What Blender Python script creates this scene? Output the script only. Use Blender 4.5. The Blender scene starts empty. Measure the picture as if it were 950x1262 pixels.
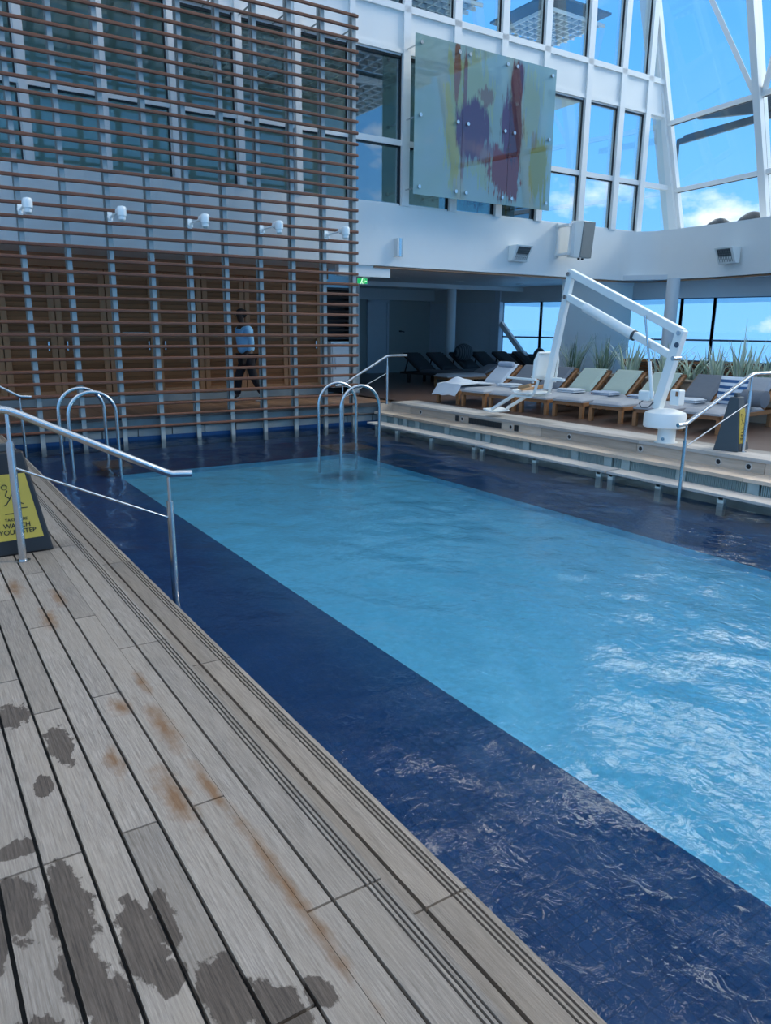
import bpy, bmesh, math, random
from mathutils import Vector, Matrix, Euler
random.seed(7)
S = bpy.context.scene
COL = S.collection
PI = math.pi
R = math.radians

# ------------------------------------------------------------------ materials
class NT:
    def __init__(s, name):
        s.m = bpy.data.materials.new(name); s.m.use_nodes = True
        s.t = s.m.node_tree; s.t.nodes.clear()
        s.out = s.n('ShaderNodeOutputMaterial')
    def n(s, typ, **kw):
        nd = s.t.nodes.new(typ)
        for k, v in kw.items():
            if hasattr(nd, k): setattr(nd, k, v)
            else: nd.inputs[k.replace('_', ' ')].default_value = v
        return nd
    def l(s, a, b): s.t.links.new(a, b)
    def math(s, op, a, b=None, clamp=False):
        nd = s.t.nodes.new('ShaderNodeMath'); nd.operation = op; nd.use_clamp = clamp
        for i, x in enumerate((a, b)):
            if x is None: continue
            if isinstance(x, (int, float)): nd.inputs[i].default_value = x
            else: s.l(x, nd.inputs[i])
        return nd.outputs[0]
    def mix(s, f, a, b, blend='MIX'):
        nd = s.t.nodes.new('ShaderNodeMix'); nd.data_type = 'RGBA'; nd.blend_type = blend
        for i, x in ((0, f), (6, a), (7, b)):
            if isinstance(x, (int, float)): nd.inputs[i].default_value = x
            elif isinstance(x, tuple): nd.inputs[i].default_value = (*x[:3], 1)
            else: s.l(x, nd.inputs[i])
        return nd.outputs[2]
    def noise(s, scale=(1, 1, 1), sc=5, detail=3, rough=.5, dist=0, coord='Object'):
        tc = s.n('ShaderNodeTexCoord'); mp = s.n('ShaderNodeMapping'); mp.inputs['Scale'].default_value = scale
        s.l(tc.outputs[coord], mp.inputs['Vector'])
        nz = s.n('ShaderNodeTexNoise'); nz.inputs['Scale'].default_value = sc
        nz.inputs['Detail'].default_value = detail; nz.inputs['Roughness'].default_value = rough
        nz.inputs['Distortion'].default_value = dist
        s.l(mp.outputs[0], nz.inputs['Vector'])
        return nz.outputs['Fac']
    def ramp(s, f, stops):
        r = s.n('ShaderNodeValToRGB'); e = r.color_ramp.elements
        while len(e) < len(stops): e.new(.5)
        for el, (p, c) in zip(e, stops):
            el.position = p; el.color = (*c, 1) if isinstance(c, tuple) else (c, c, c, 1)
        s.l(f, r.inputs[0]); return r.outputs[0]
    def pr(s, color, rough=.5, metal=0, bump=None, bstr=.2, bdist=.01, **kw):
        p = s.n('ShaderNodeBsdfPrincipled')
        for k, x in (('Base Color', color), ('Roughness', rough), ('Metallic', metal)):
            if isinstance(x, (int, float)): p.inputs[k].default_value = x
            elif isinstance(x, tuple): p.inputs[k].default_value = (*x[:3], 1)
            else: s.l(x, p.inputs[k])
        for k, x in kw.items(): p.inputs[k.replace('_', ' ')].default_value = x
        if bump is not None:
            b = s.n('ShaderNodeBump'); b.inputs['Strength'].default_value = bstr; b.inputs['Distance'].default_value = bdist
            s.l(bump, b.inputs['Height']); s.l(b.outputs[0], p.inputs['Normal'])
        s.l(p.outputs[0], s.out.inputs[0]); return p

def plain(name, c, rough=.5, metal=0, var=.06, sc=6, bump=0):
    t = NT(name); f = t.noise(sc=sc, detail=4)
    d = tuple(x * (1 - var * 2) for x in c); u = tuple(min(1, x * (1 + var)) for x in c)
    t.pr(t.mix(f, d, u), rough, metal, bump=f if bump else None, bstr=bump)
    return t.m

def wood(name, a, b, axis='X', rough=.55, fine=30, bump=.15):
    t = NT(name)
    s = {'X': (.08, 1, 1), 'Y': (1, .08, 1), 'Z': (1, 1, .08)}[axis]
    f = t.noise(s, fine, 5, .6); g = t.noise(tuple(x * .25 for x in s), fine * .5, 3)
    gi = t.n('ShaderNodeNewGeometry')
    c = t.mix(f, a, b)
    k = t.math('ADD', t.math('MULTIPLY', gi.outputs['Random Per Island'], .45), .75)
    k = t.math('MULTIPLY', k, t.math('ADD', t.math('MULTIPLY', g, .4), .8))
    c = t.mix(1.0, c, k, 'MULTIPLY')
    t.pr(c, rough, bump=f, bstr=bump, bdist=.004)
    return t.m

def fabric(name, c, sc=300):
    t = NT(name); f = t.noise(sc=sc, detail=2); g = t.noise(sc=5)
    col = t.mix(f, tuple(x * .8 for x in c), tuple(min(1, x * 1.12) for x in c))
    t.pr(col, .92, bump=g, bstr=.35, bdist=.03); return t.m

def deck_material():
    t = NT('weathered_teak')
    f = t.noise((1, .035, 1), 170, 6, .75); g = t.noise((1, .25, 1), 5, 4, .6)
    gi = t.n('ShaderNodeNewGeometry')
    c = t.mix(t.ramp(f, [(.3, 0.0), (.7, 1.0)]), (.125, .106, .088), (.375, .33, .285))
    c = t.mix(t.ramp(g, [(.35, 0.0), (.7, .8)]), c, t.mix(f, (.19, .155, .12), (.37, .32, .265)))
    k = t.math('ADD', t.math('MULTIPLY', gi.outputs['Random Per Island'], .26), .82)
    c = t.mix(1.0, c, k, 'MULTIPLY')
    tc = t.n('ShaderNodeTexCoord'); sx = t.n('ShaderNodeSeparateXYZ'); t.l(tc.outputs['Object'], sx.inputs[0])
    nz = t.noise((1.0, .55, 1), 22, 4, .62)
    def blobs(lst):
        acc = None
        for (x, y, rx, ry) in lst:
            dx = t.math('MULTIPLY', t.math('SUBTRACT', sx.outputs[0], x), 1 / rx)
            dy = t.math('MULTIPLY', t.math('SUBTRACT', sx.outputs[1], y), 1 / ry)
            v = t.math('SUBTRACT', 1.0, t.math('SQRT', t.math('ADD', t.math('MULTIPLY', dx, dx), t.math('MULTIPLY', dy, dy))))
            acc = v if acc is None else t.math('MAXIMUM', acc, v)
        return t.math('ADD', acc, t.math('MULTIPLY', t.math('SUBTRACT', nz, .5), 1.7))
    wet = blobs([(.215, 2.93, .07, .10), (.33, 2.62, .045, .16), (.24, 2.38, .03, .07), (.12, 2.10, .06, .05), (.21, 1.80, .055, .20),
                 (.09, 1.86, .06, .14), (.19, 1.57, .05, .13), (.33, 1.58, .055, .16), (.235, 1.42, .06, .09), (.36, 1.44, .04, .06),
                 (.45, 1.33, .06, .12), (.53, 1.22, .06, .10), (.07, 1.42, .07, .08), (.40, 1.62, .03, .12), (.63, 1.22, .04, .05), (.02, 1.75, .05, .1)])
    wetm = t.ramp(wet, [(.02, 0.0), (.12, 1.0)])
    rust = blobs([(.69, 2.1, .03, .22), (.58, 2.78, .05, .10), (.68, 2.55, .05, .25), (.71, 1.55, .03, .5), (.58, 2.1, .05, .25), (.47, 2.4, .04, .12), (.71, 2.95, .03, .15), (.50, 3.9, .05, .2), (.25, 4.6, .1, .3), (.42, 4.5, .05, .2), (.60, 4.2, .04, .2)])
    rm = t.math('MULTIPLY', t.ramp(rust, [(-.0, 0.0), (.9, 1.0)]), 1.0)
    c = t.mix(rm, c, t.mix(f, (.11, .06, .03), (.25, .15, .085)))
    c = t.mix(t.math('MULTIPLY', wetm, .9), c, t.mix(t.ramp(f, [(.35, 0.0), (.65, 1.0)]), (.03, .022, .017), (.10, .077, .06)))
    rg = t.math('SUBTRACT', .7, t.math('MULTIPLY', wetm, .1))
    t.pr(c, rg, bump=f, bstr=.3, bdist=.004, Specular_IOR_Level=.25)
    return t.m

def water_material():
    t = NT('pool_water')
    h = t.noise((1.2, 1, 1), 11, 3, .5, .8)
    b = t.n('ShaderNodeBump'); b.inputs['Strength'].default_value = .5; b.inputs['Distance'].default_value = .012
    t.l(h, b.inputs['Height'])
    tr = t.n('ShaderNodeBsdfTransparent'); tr.inputs[0].default_value = (.93, .98, 1, 1)
    gl = t.n('ShaderNodeBsdfGlossy'); gl.inputs['Roughness'].default_value = .02
    fr = t.n('ShaderNodeFresnel'); fr.inputs['IOR'].default_value = 1.37
    t.l(b.outputs[0], gl.inputs['Normal']); t.l(b.outputs[0], fr.inputs['Normal'])
    mx = t.n('ShaderNodeMixShader'); t.l(fr.outputs[0], mx.inputs[0]); t.l(tr.outputs[0], mx.inputs[1]); t.l(gl.outputs[0], mx.inputs[2])
    t.l(mx.outputs[0], t.out.inputs[0]); return t.m

def glass_material(name, tint, refl, base=0.0):
    t = NT(name)
    tr = t.n('ShaderNodeBsdfTransparent'); tr.inputs[0].default_value = (*tint, 1)
    gl = t.n('ShaderNodeBsdfGlossy'); gl.inputs['Roughness'].default_value = .01; gl.inputs[0].default_value = (.85, .93, 1, 1)
    fr = t.n('ShaderNodeFresnel'); fr.inputs['IOR'].default_value = 1.5
    f = t.math('ADD', t.math('MULTIPLY', fr.outputs[0], refl), base, True)
    mx = t.n('ShaderNodeMixShader'); t.l(f, mx.inputs[0]); t.l(tr.outputs[0], mx.inputs[1]); t.l(gl.outputs[0], mx.inputs[2])
    t.l(mx.outputs[0], t.out.inputs[0]); return t.m

def tile_material(name, c, s=.05, grout=.85):
    t = NT(name)
    tc = t.n('ShaderNodeTexCoord'); br = t.n('ShaderNodeTexBrick')
    br.offset = 0; br.inputs['Scale'].default_value = 1; br.inputs['Mortar Size'].default_value = .003
    br.inputs['Brick Width'].default_value = s; br.inputs['Row Height'].default_value = s
    br.inputs['Color1'].default_value = (*c, 1); br.inputs['Color2'].default_value = (*[x * .88 for x in c], 1)
    br.inputs['Mortar'].default_value = (*[x * grout for x in c], 1)
    t.l(tc.outputs['Object'], br.inputs['Vector'])
    t.pr(br.outputs[0], .4); return t.m

M = {}
def setup_materials():
    M['deck'] = deck_material()
    M['caulk'] = plain('black_caulk', (.012, .012, .012), .8)
    M['far_teak'] = wood('bleached_teak', (.40, .30, .215), (.68, .56, .45), 'Y', .65)
    M['far_teak_grey'] = wood('grey_teak', (.36, .32, .28), (.60, .56, .51), 'Y', .65)
    M['brown_deck'] = wood('brown_deck', (.085, .05, .037), (.14, .085, .062), 'Y', .38, 40, .05)
    M['walk_deck'] = wood('walk_deck', (.20, .105, .06), (.32, .19, .12), 'Y', .5)
    M['slat'] = wood('slat_teak', (.095, .032, .016), (.22, .082, .04), 'X', .5, 30)
    M['teak'] = wood('lounger_teak', (.24, .10, .035), (.42, .20, .085), 'X', .5, 40)
    M['door_teak'] = wood('door_teak', (.25, .10, .038), (.46, .195, .08), 'X', .5, 20)
    M['door_frame'] = wood('door_stile_teak', (.31, .135, .05), (.50, .23, .095), 'Z', .5, 20)
    M['steel'] = plain('brushed_steel', (.62, .63, .63), .27, 1.0, .05, 20)
    M['post'] = plain('galvanised_post', (.40, .42, .40), .45, .15, .12, 9)
    M['white'] = plain('white_paint', (.80, .79, .755), .42, 0, .02, 2)
    M['frame_white'] = plain('white_frame', (.80, .79, .76), .4, 0, .02, 2)
    M['lift_white'] = plain('lift_white', (.90, .90, .85), .3, 0, .02, 4)
    M['soffit'] = plain('soffit_white', (.68, .70, .70), .5, 0, .02, 2)
    M['trimwood'] = wood('trim_wood', (.22, .10, .05), (.38, .2, .1), 'X', .4)
    M['concrete'] = plain('wet_concrete', (.33, .35, .34), .6, 0, .2, 3, .2)
    M['pipe'] = plain('dark_pipe', (.05, .045, .045), .5)
    M['grille'] = plain('overflow_grille', (.58, .64, .58), .5, 0, .15, 8)
    M['dark_tile'] = tile_material('navy_mosaic_tile', (.001, .058, .185), .05, .75)
    M['light_tile'] = tile_material('turquoise_mosaic_tile', (.165, .62, .84), .05, .93)
    M['water'] = water_material()
    M['clear_glass'] = glass_material('clear_glass', (.93, .97, .98), .25)
    M['tinted_glass'] = glass_material('tinted_glass', (.45, .57, .60), 1.2, .20)
    M['shade_glass'] = glass_material('shaded_glass', (.86, .93, .90), .55, .03)
    M['open_glass'] = glass_material('open_glass', (.94, .98, .99), .06)
    M['room'] = plain('dim_room', (.60, .66, .62), .8)
    M['black'] = plain('black_plastic', (.012, .012, .013), .4)
    M['char'] = plain('charcoal_plastic', (.055, .065, .07), .45)
    M['yellow'] = plain('yellow_panel', (.46, .36, .05), .45, 0, .02)
    M['ink'] = plain('black_ink', (.015, .014, .01), .6)
    M['grey_fab'] = fabric('grey_cushion', (.38, .39, .41))
    M['mid_fab'] = fabric('slate_cushion', (.185, .195, .215))
    M['sage_fab'] = fabric('sage_mesh', (.50, .56, .46))
    M['pale_fab'] = fabric('pale_towel', (.60, .64, .68))
    M['blue_fab'] = fabric('bluegrey_towel', (.40, .46, .55))
    M['dark_fab'] = fabric('black_mesh', (.03, .032, .036))
    M['dark_cush'] = fabric('charcoal_cushion', (.07, .075, .085))
    M['dark_wood'] = plain('dark_frame', (.028, .02, .017), .5)
    M['strap'] = plain('orange_strap', (.62, .33, .15), .5)
    M['sea'] = plain('sea_surface', (.14, .40, .70), 1.0, 0, .05, .02)
    M['speaker_front'] = plain('grey_speaker_mesh', (.22, .23, .22), .7)
    M['planter'] = wood('planter_teak', (.45, .34, .24), (.62, .5, .38), 'Y', .6)
    M['soil'] = plain('dark_soil', (.03, .025, .02), .9)
    M['beam'] = plain('dark_beam', (.045, .06, .075), .5)
    M['seaframe'] = plain('window_bar', (.07, .10, .14), .45)
    M['skin'] = plain('dark_skin', (.06, .032, .02), .5)
    M['hair'] = plain('black_hair', (.008, .007, .007), .8)
    M['shirt'] = fabric('light_blue_shirt', (.27, .55, .80))
    M['trouser'] = fabric('dark_trousers', (.016, .014, .018))
    M['shoe'] = plain('white_shoe', (.62, .60, .55), .5)
    M['backwall_shaded'] = plain('shaded_grey_wall', (.42, .46, .45), .6, 0, .03)  # corner shading of the lounge put into a darker wall colour
    M['backwall_lit'] = plain('window_lit_wall', (.70, .76, .82), .6, 0, .03)  # light from the sea windows put into a paler, bluer wall colour
    # blade leaves
    t = NT('agave_leaf'); g = t.n('ShaderNodeNewGeometry')
    t.pr(t.mix(g.outputs['Random Per Island'], (.34, .42, .28), (.80, .86, .70)), .5); M['leaf'] = t.m
    t = NT('dark_leaf'); g = t.n('ShaderNodeNewGeometry')
    t.pr(t.mix(g.outputs['Random Per Island'], (.06, .11, .06), (.34, .43, .30)), .5); M['leaf_dark'] = t.m
    # translucent blind
    t = NT('translucent_blind')
    a = t.n('ShaderNodeBsdfTransparent'); a.inputs[0].default_value = (.9, .93, .95, 1)
    d = t.n('ShaderNodeBsdfDiffuse'); d.inputs[0].default_value = (.9, .91, .9, 1)
    e = t.n('ShaderNodeBsdfTranslucent'); e.inputs[0].default_value = (.97, .95, .90, 1)
    m1 = t.n('ShaderNodeMixShader'); m1.inputs[0].default_value = .72; t.l(d.outputs[0], m1.inputs[1]); t.l(e.outputs[0], m1.inputs[2])
    m2 = t.n('ShaderNodeMixShader'); m2.inputs[0].default_value = .82; t.l(a.outputs[0], m2.inputs[1]); t.l(m1.outputs[0], m2.inputs[2])
    t.l(m2.outputs[0], t.out.inputs[0]); M['blind'] = t.m
    # green exit panel
    t = NT('green_lit_panel'); em = t.n('ShaderNodeEmission'); em.inputs[0].default_value = (.02, .55, .16, 1); em.inputs[1].default_value = .6
    t.l(em.outputs[0], t.out.inputs[0]); M['exit'] = t.m
    t = NT('white_lit_mark'); em = t.n('ShaderNodeEmission'); em.inputs[0].default_value = (.6, 1, .7, 1); em.inputs[1].default_value = .9
    t.l(em.outputs[0], t.out.inputs[0]); M['exit_mark'] = t.m
    # striped pillow
    t = NT('blue_white_stripes'); tc = t.n('ShaderNodeTexCoord'); sx = t.n('ShaderNodeSeparateXYZ'); t.l(tc.outputs['Object'], sx.inputs[0])
    w = t.math('FRACT', t.math('MULTIPLY', sx.outputs[2], 11.0))
    t.pr(t.mix(t.math('GREATER_THAN', w, .5), (.72, .75, .78), (.04, .12, .27)), .9); M['stripe'] = t.m
    # round striped cushion
    t = NT('dark_striped_weave'); tc = t.n('ShaderNodeTexCoord'); sx = t.n('ShaderNodeSeparateXYZ'); t.l(tc.outputs['Object'], sx.inputs[0])
    w = t.math('FRACT', t.math('MULTIPLY', sx.outputs[0], 16.0))
    t.pr(t.mix(t.math('GREATER_THAN', w, .5), (.03, .035, .04), (.10, .11, .12)), .8); M['weave'] = t.m

def art_material():
    t = NT('stained_frosted_glass')
    tc = t.n('ShaderNodeTexCoord'); sx = t.n('ShaderNodeSeparateXYZ'); t.l(tc.outputs['Object'], sx.inputs[0])
    nx = t.noise((1, 1, .35), 3.2, 5, .65, .6); streak = t.noise((1, 1, .10), 14, 3, .6)
    def blob(x, z, rx, rz, amt=1.4, e0=.0, e1=.22):
        dx = t.math('MULTIPLY', t.math('SUBTRACT', sx.outputs[0], x), 1 / rx)
        dz = t.math('MULTIPLY', t.math('SUBTRACT', sx.outputs[2], z), 1 / rz)
        v = t.math('SUBTRACT', 1.0, t.math('SQRT', t.math('ADD', t.math('MULTIPLY', dx, dx), t.math('MULTIPLY', dz, dz))))
        v = t.math('ADD', v, t.math('MULTIPLY', t.math('SUBTRACT', nx, .5), amt))
        v = t.math('ADD', v, t.math('MULTIPLY', t.math('SUBTRACT', streak, .5), amt))
        return t.ramp(v, [(e0, 0.0), (e1, 1.0)])
    c = (.40, .52, .47)
    col = t.mix(t.ramp(t.noise(sc=1.0, detail=2), [(.4, 0.0), (.7, .7)]), c, (.43, .55, .60))
    cov = None
    # local coordinates: x 0..3.66 (left to right), z 0..2.8 (bottom to top)
    for (args, cc, o) in [
        ((.95, 1.5, .28, 1.1, 2.0), (.33, .37, .10), .7), ((1.55, 1.9, .5, .9, 2.2), (.36, .40, .14), .6), ((3.25, .75, .33, .75, 1.6), (.30, .31, .07), .9),
        ((3.0, 2.0, .3, .8, 2.2), (.38, .40, .12), .5), ((2.0, .6, .6, .4, 2.2), (.30, .36, .12), .6),
        ((1.0, 2.35, .09, .55, 1.0), (.24, .08, .04), .9), ((1.22, 1.9, .05, 1.0, .8), (.20, .05, .06), .8),
        ((1.45, 1.32, .50, .62, .8), (.11, .035, .085), 1), ((1.8, .95, .3, .3, 1.6), (.16, .05, .09), .8), ((1.2, .8, .07, .55, 1.2), (.18, .07, .09), .7),
        ((2.58, 2.35, .20, .5, 1.0), (.13, .012, .025), 1), ((2.48, 1.3, .34, 1.05, 1.2), (.10, .01, .022), 1), ((2.25, .62, .48, .55, 1.8), (.2, .03, .025), 1),
        ((2.3, 1.5, .12, .6, 1.2), (.13, .03, .09), .8), ((1.75, 2.0, .22, .2, 1.9), (.22, .07, .06), .7), ((3.1, 1.35, .1, .2, 1.6), (.26, .10, .05), .5)]:
        b = t.math('MULTIPLY', blob(*args), o)
        col = t.mix(b, col, cc)
        cov = b if cov is None else t.math('MAXIMUM', cov, b)
    tr = t.n('ShaderNodeBsdfTransparent'); tr.inputs[0].default_value = (.62, .78, .74, 1)
    d = t.n('ShaderNodeBsdfDiffuse'); t.l(col, d.inputs[0])
    e = t.n('ShaderNodeBsdfTranslucent'); t.l(col, e.inputs[0])
    g = t.n('ShaderNodeBsdfGlossy'); g.inputs['Roughness'].default_value = .02
    m1 = t.n('ShaderNodeMixShader'); m1.inputs[0].default_value = .3; t.l(d.outputs[0], m1.inputs[1]); t.l(e.outputs[0], m1.inputs[2])
    f = t.math('ADD', .58, t.math('MULTIPLY', cov, .36))
    m2 = t.n('ShaderNodeMixShader'); t.l(f, m2.inputs[0]); t.l(tr.outputs[0], m2.inputs[1]); t.l(m1.outputs[0], m2.inputs[2])
    m3 = t.n('ShaderNodeMixShader'); m3.inputs[0].default_value = .13; t.l(m2.outputs[0], m3.inputs[1]); t.l(g.outputs[0], m3.inputs[2])
    t.l(m3.outputs[0], t.out.inputs[0]); return t.m

# ------------------------------------------------------------------ geometry helpers
def wloc(o):
    v = Vector((0, 0, 0))
    while o is not None: v += o.location; o = o.parent
    return v

class MB:
    def __init__(s): s.b = bmesh.new()
    def box(s, c, d, rot=None, at=None):
        r = bmesh.ops.create_cube(s.b, size=1)['verts']
        for v in r:
            v.co = Vector((v.co.x * d[0], v.co.y * d[1], v.co.z * d[2]))
            if rot is not None: v.co = rot @ v.co
            v.co += Vector(c)
        return s
    def bx(s, x0, x1, y0, y1, z0, z1): return s.box(((x0 + x1) / 2, (y0 + y1) / 2, (z0 + z1) / 2), (x1 - x0, y1 - y0, z1 - z0))
    def beam(s, p0, p1, w, h, up=(0, 0, 1)):
        p0, p1 = Vector(p0), Vector(p1); d = p1 - p0; L = d.length; y = d.normalized()
        u = Vector(up)
        if abs(y.dot(u)) > .99: u = Vector((0, 1, 0))
        x = y.cross(u).normalized(); z = x.cross(y)
        rot = Matrix((x, y, z)).transposed()
        return s.box((p0 + p1) / 2, (w, L, h), rot)
    def cyl(s, p0, p1, r0, r1=None, seg=16, caps=True):
        r1 = r0 if r1 is None else r1
        p0, p1 = Vector(p0), Vector(p1); d = p1 - p0
        q = Vector((0, 0, 1)).rotation_difference(d.normalized()).to_matrix()
        a = [s.b.verts.new(p0 + q @ Vector((math.cos(2 * PI * i / seg) * r0, math.sin(2 * PI * i / seg) * r0, 0))) for i in range(seg)]
        b = [s.b.verts.new(p1 + q @ Vector((math.cos(2 * PI * i / seg) * r1, math.sin(2 * PI * i / seg) * r1, 0))) for i in range(seg)]
        for i in range(seg): s.b.faces.new((a[i], a[(i + 1) % seg], b[(i + 1) % seg], b[i]))
        if caps: s.b.faces.new(a[::-1]); s.b.faces.new(b)
        return s
    def tube(s, pts, r, seg=12):
        pts = [Vector(p) for p in pts]; rings = []; ref = None
        for i, p in enumerate(pts):
            t = (pts[min(i + 1, len(pts) - 1)] - pts[max(i - 1, 0)]).normalized()
            if ref is None: ref = Vector((0, 0, 1)) if abs(t.z) < .9 else Vector((0, 1, 0))
            x = t.cross(ref)
            if x.length < 1e-4: x = t.cross(Vector((1, 0, 0)))
            x.normalize(); y = x.cross(t); ref = y
            rr = r[i] if isinstance(r, (list, tuple)) else r
            rings.append([s.b.verts.new(p + x * math.cos(2 * PI * k / seg) * rr + y * math.sin(2 * PI * k / seg) * rr) for k in range(seg)])
        for A, B in zip(rings, rings[1:]):
            for k in range(seg): s.b.faces.new((A[k], A[(k + 1) % seg], B[(k + 1) % seg], B[k]))
        s.b.faces.new(rings[0][::-1]); s.b.faces.new(rings[-1]); return s
    def lathe(s, prof, c=(0, 0, 0), seg=32):
        c = Vector(c); rings = []
        for r, z in prof: rings.append([s.b.verts.new(c + Vector((r * math.cos(2 * PI * k / seg), r * math.sin(2 * PI * k / seg), z))) for k in range(seg)])
        for A, B in zip(rings, rings[1:]):
            for k in range(seg): s.b.faces.new((A[k], A[(k + 1) % seg], B[(k + 1) % seg], B[k]))
        s.b.faces.new(rings[0][::-1]); s.b.faces.new(rings[-1]); return s
    def poly(s, pts, ext):
        ext = Vector(ext); a = [s.b.verts.new(Vector(p)) for p in pts]; b = [s.b.verts.new(Vector(p) + ext) for p in pts]
        n = len(pts); s.b.faces.new(a[::-1]); s.b.faces.new(b)
        for i in range(n): s.b.faces.new((a[i], a[(i + 1) % n], b[(i + 1) % n], b[i]))
        return s
    def hull8(s, lo, hi):
        a = [s.b.verts.new(Vector(p)) for p in lo]; b = [s.b.verts.new(Vector(p)) for p in hi]
        n = len(a); s.b.faces.new(a[::-1]); s.b.faces.new(b)
        for i in range(n): s.b.faces.new((a[i], a[(i + 1) % n], b[(i + 1) % n], b[i]))
        return s
    def pad(s, nx, ny, f):
        """closed cushion from top/bottom height function f(u,v) -> (x,y,ztop,zbot)"""
        T = [[None] * (ny + 1) for _ in range(nx + 1)]; B = [[None] * (ny + 1) for _ in range(nx + 1)]
        for i in range(nx + 1):
            for j in range(ny + 1):
                a, b = f(i / nx, j / ny)
                T[i][j] = s.b.verts.new(a); B[i][j] = s.b.verts.new(b)
        for i in range(nx):
            for j in range(ny):
                s.b.faces.new((T[i][j], T[i + 1][j], T[i + 1][j + 1], T[i][j + 1]))
                s.b.faces.new((B[i][j], B[i][j + 1], B[i + 1][j + 1], B[i + 1][j]))
        for i in range(nx):
            s.b.faces.new((T[i][0], B[i][0], B[i + 1][0], T[i + 1][0])); s.b.faces.new((T[i][ny], T[i + 1][ny], B[i + 1][ny], B[i][ny]))
        for j in range(ny):
            s.b.faces.new((T[0][j], T[0][j + 1], B[0][j + 1], B[0][j])); s.b.faces.new((T[nx][j], B[nx][j], B[nx][j + 1], T[nx][j + 1]))
        return s
    def build(s, name, mat, parent=None, smooth=False, bevel=0, loc=None):
        off = wloc(parent) if parent else Vector((0, 0, 0))
        if loc is not None: off = off + Vector(loc)
        bmesh.ops.recalc_face_normals(s.b, faces=s.b.faces[:])
        for v in s.b.verts: v.co -= off
        me = bpy.data.meshes.new(name); s.b.to_mesh(me); s.b.free()
        o = bpy.data.objects.new(name, me); COL.objects.link(o)
        if loc is not None: o.location = loc
        me.materials.append(mat)
        if parent: o.parent = parent
        if smooth:
            for p in me.polygons: p.use_smooth = True
            try:
                me.set_sharp_from_angle(angle=R(42))
            except Exception: pass
        if bevel:
            m = o.modifiers.new('edge', 'BEVEL'); m.width = bevel; m.segments = 2; m.limit_method = 'ANGLE'; m.angle_limit = R(40)
        return o

def tag(o, label, cat, group=None, kind=None):
    o['label'] = label; o['category'] = cat
    if group: o['group'] = group
    if kind: o['kind'] = kind
    return o
def thing(name, label, cat, loc=(0, 0, 0), group=None, rz=0):
    o = bpy.data.objects.new(name, None); COL.objects.link(o); o.location = loc; o.rotation_euler = (0, 0, rz)
    o.empty_display_size = .1
    return tag(o, label, cat, group)
def struct(mb, name, mat, label=None, cat=None, **kw):
    o = mb.build(name, mat, **kw); o['kind'] = 'structure'
    o['label'] = label or name.replace('_', ' '); o['category'] = cat or name.split('_')[0]
    return o
def copy_tree(o, parent=None):
    c = o.copy(); COL.objects.link(c)
    if parent: c.parent = parent
    for ch in list(o.children): copy_tree(ch, c)
    return c
def arc(c, r, a0, a1, n, ax, ay):
    c, ax, ay = Vector(c), Vector(ax), Vector(ay)
    return [c + ax * r * math.cos(a0 + (a1 - a0) * i / n) + ay * r * math.sin(a0 + (a1 - a0) * i / n) for i in range(n + 1)]
def skin_mesh(name, verts, edges, radii, mat, parent=None, sub=2, root=0):
    me = bpy.data.meshes.new(name + '_sk'); me.from_pydata(verts, edges, [])
    o = bpy.data.objects.new(name + '_sk', me); COL.objects.link(o)
    sk = o.modifiers.new('s', 'SKIN'); sk.use_smooth_shade = True
    for i, r in enumerate(radii):
        d = me.skin_vertices[0].data[i]; d.radius = r if isinstance(r, tuple) else (r, r); d.use_root = (i == root)
    su = o.modifiers.new('u', 'SUBSURF'); su.levels = sub; su.render_levels = sub
    dg = bpy.context.evaluated_depsgraph_get()
    nm = bpy.data.meshes.new_from_object(o.evaluated_get(dg)); nm.name = name
    bpy.data.objects.remove(o); bpy.data.meshes.remove(me)
    off = wloc(parent) if parent else Vector()
    for v in nm.vertices: v.co -= off
    n = bpy.data.objects.new(name, nm); COL.objects.link(n)
    nm.materials.clear(); nm.materials.append(mat)
    if parent: n.parent = parent
    for p in nm.polygons: p.use_smooth = True
    return n

WZ = -.42   # water level
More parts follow.
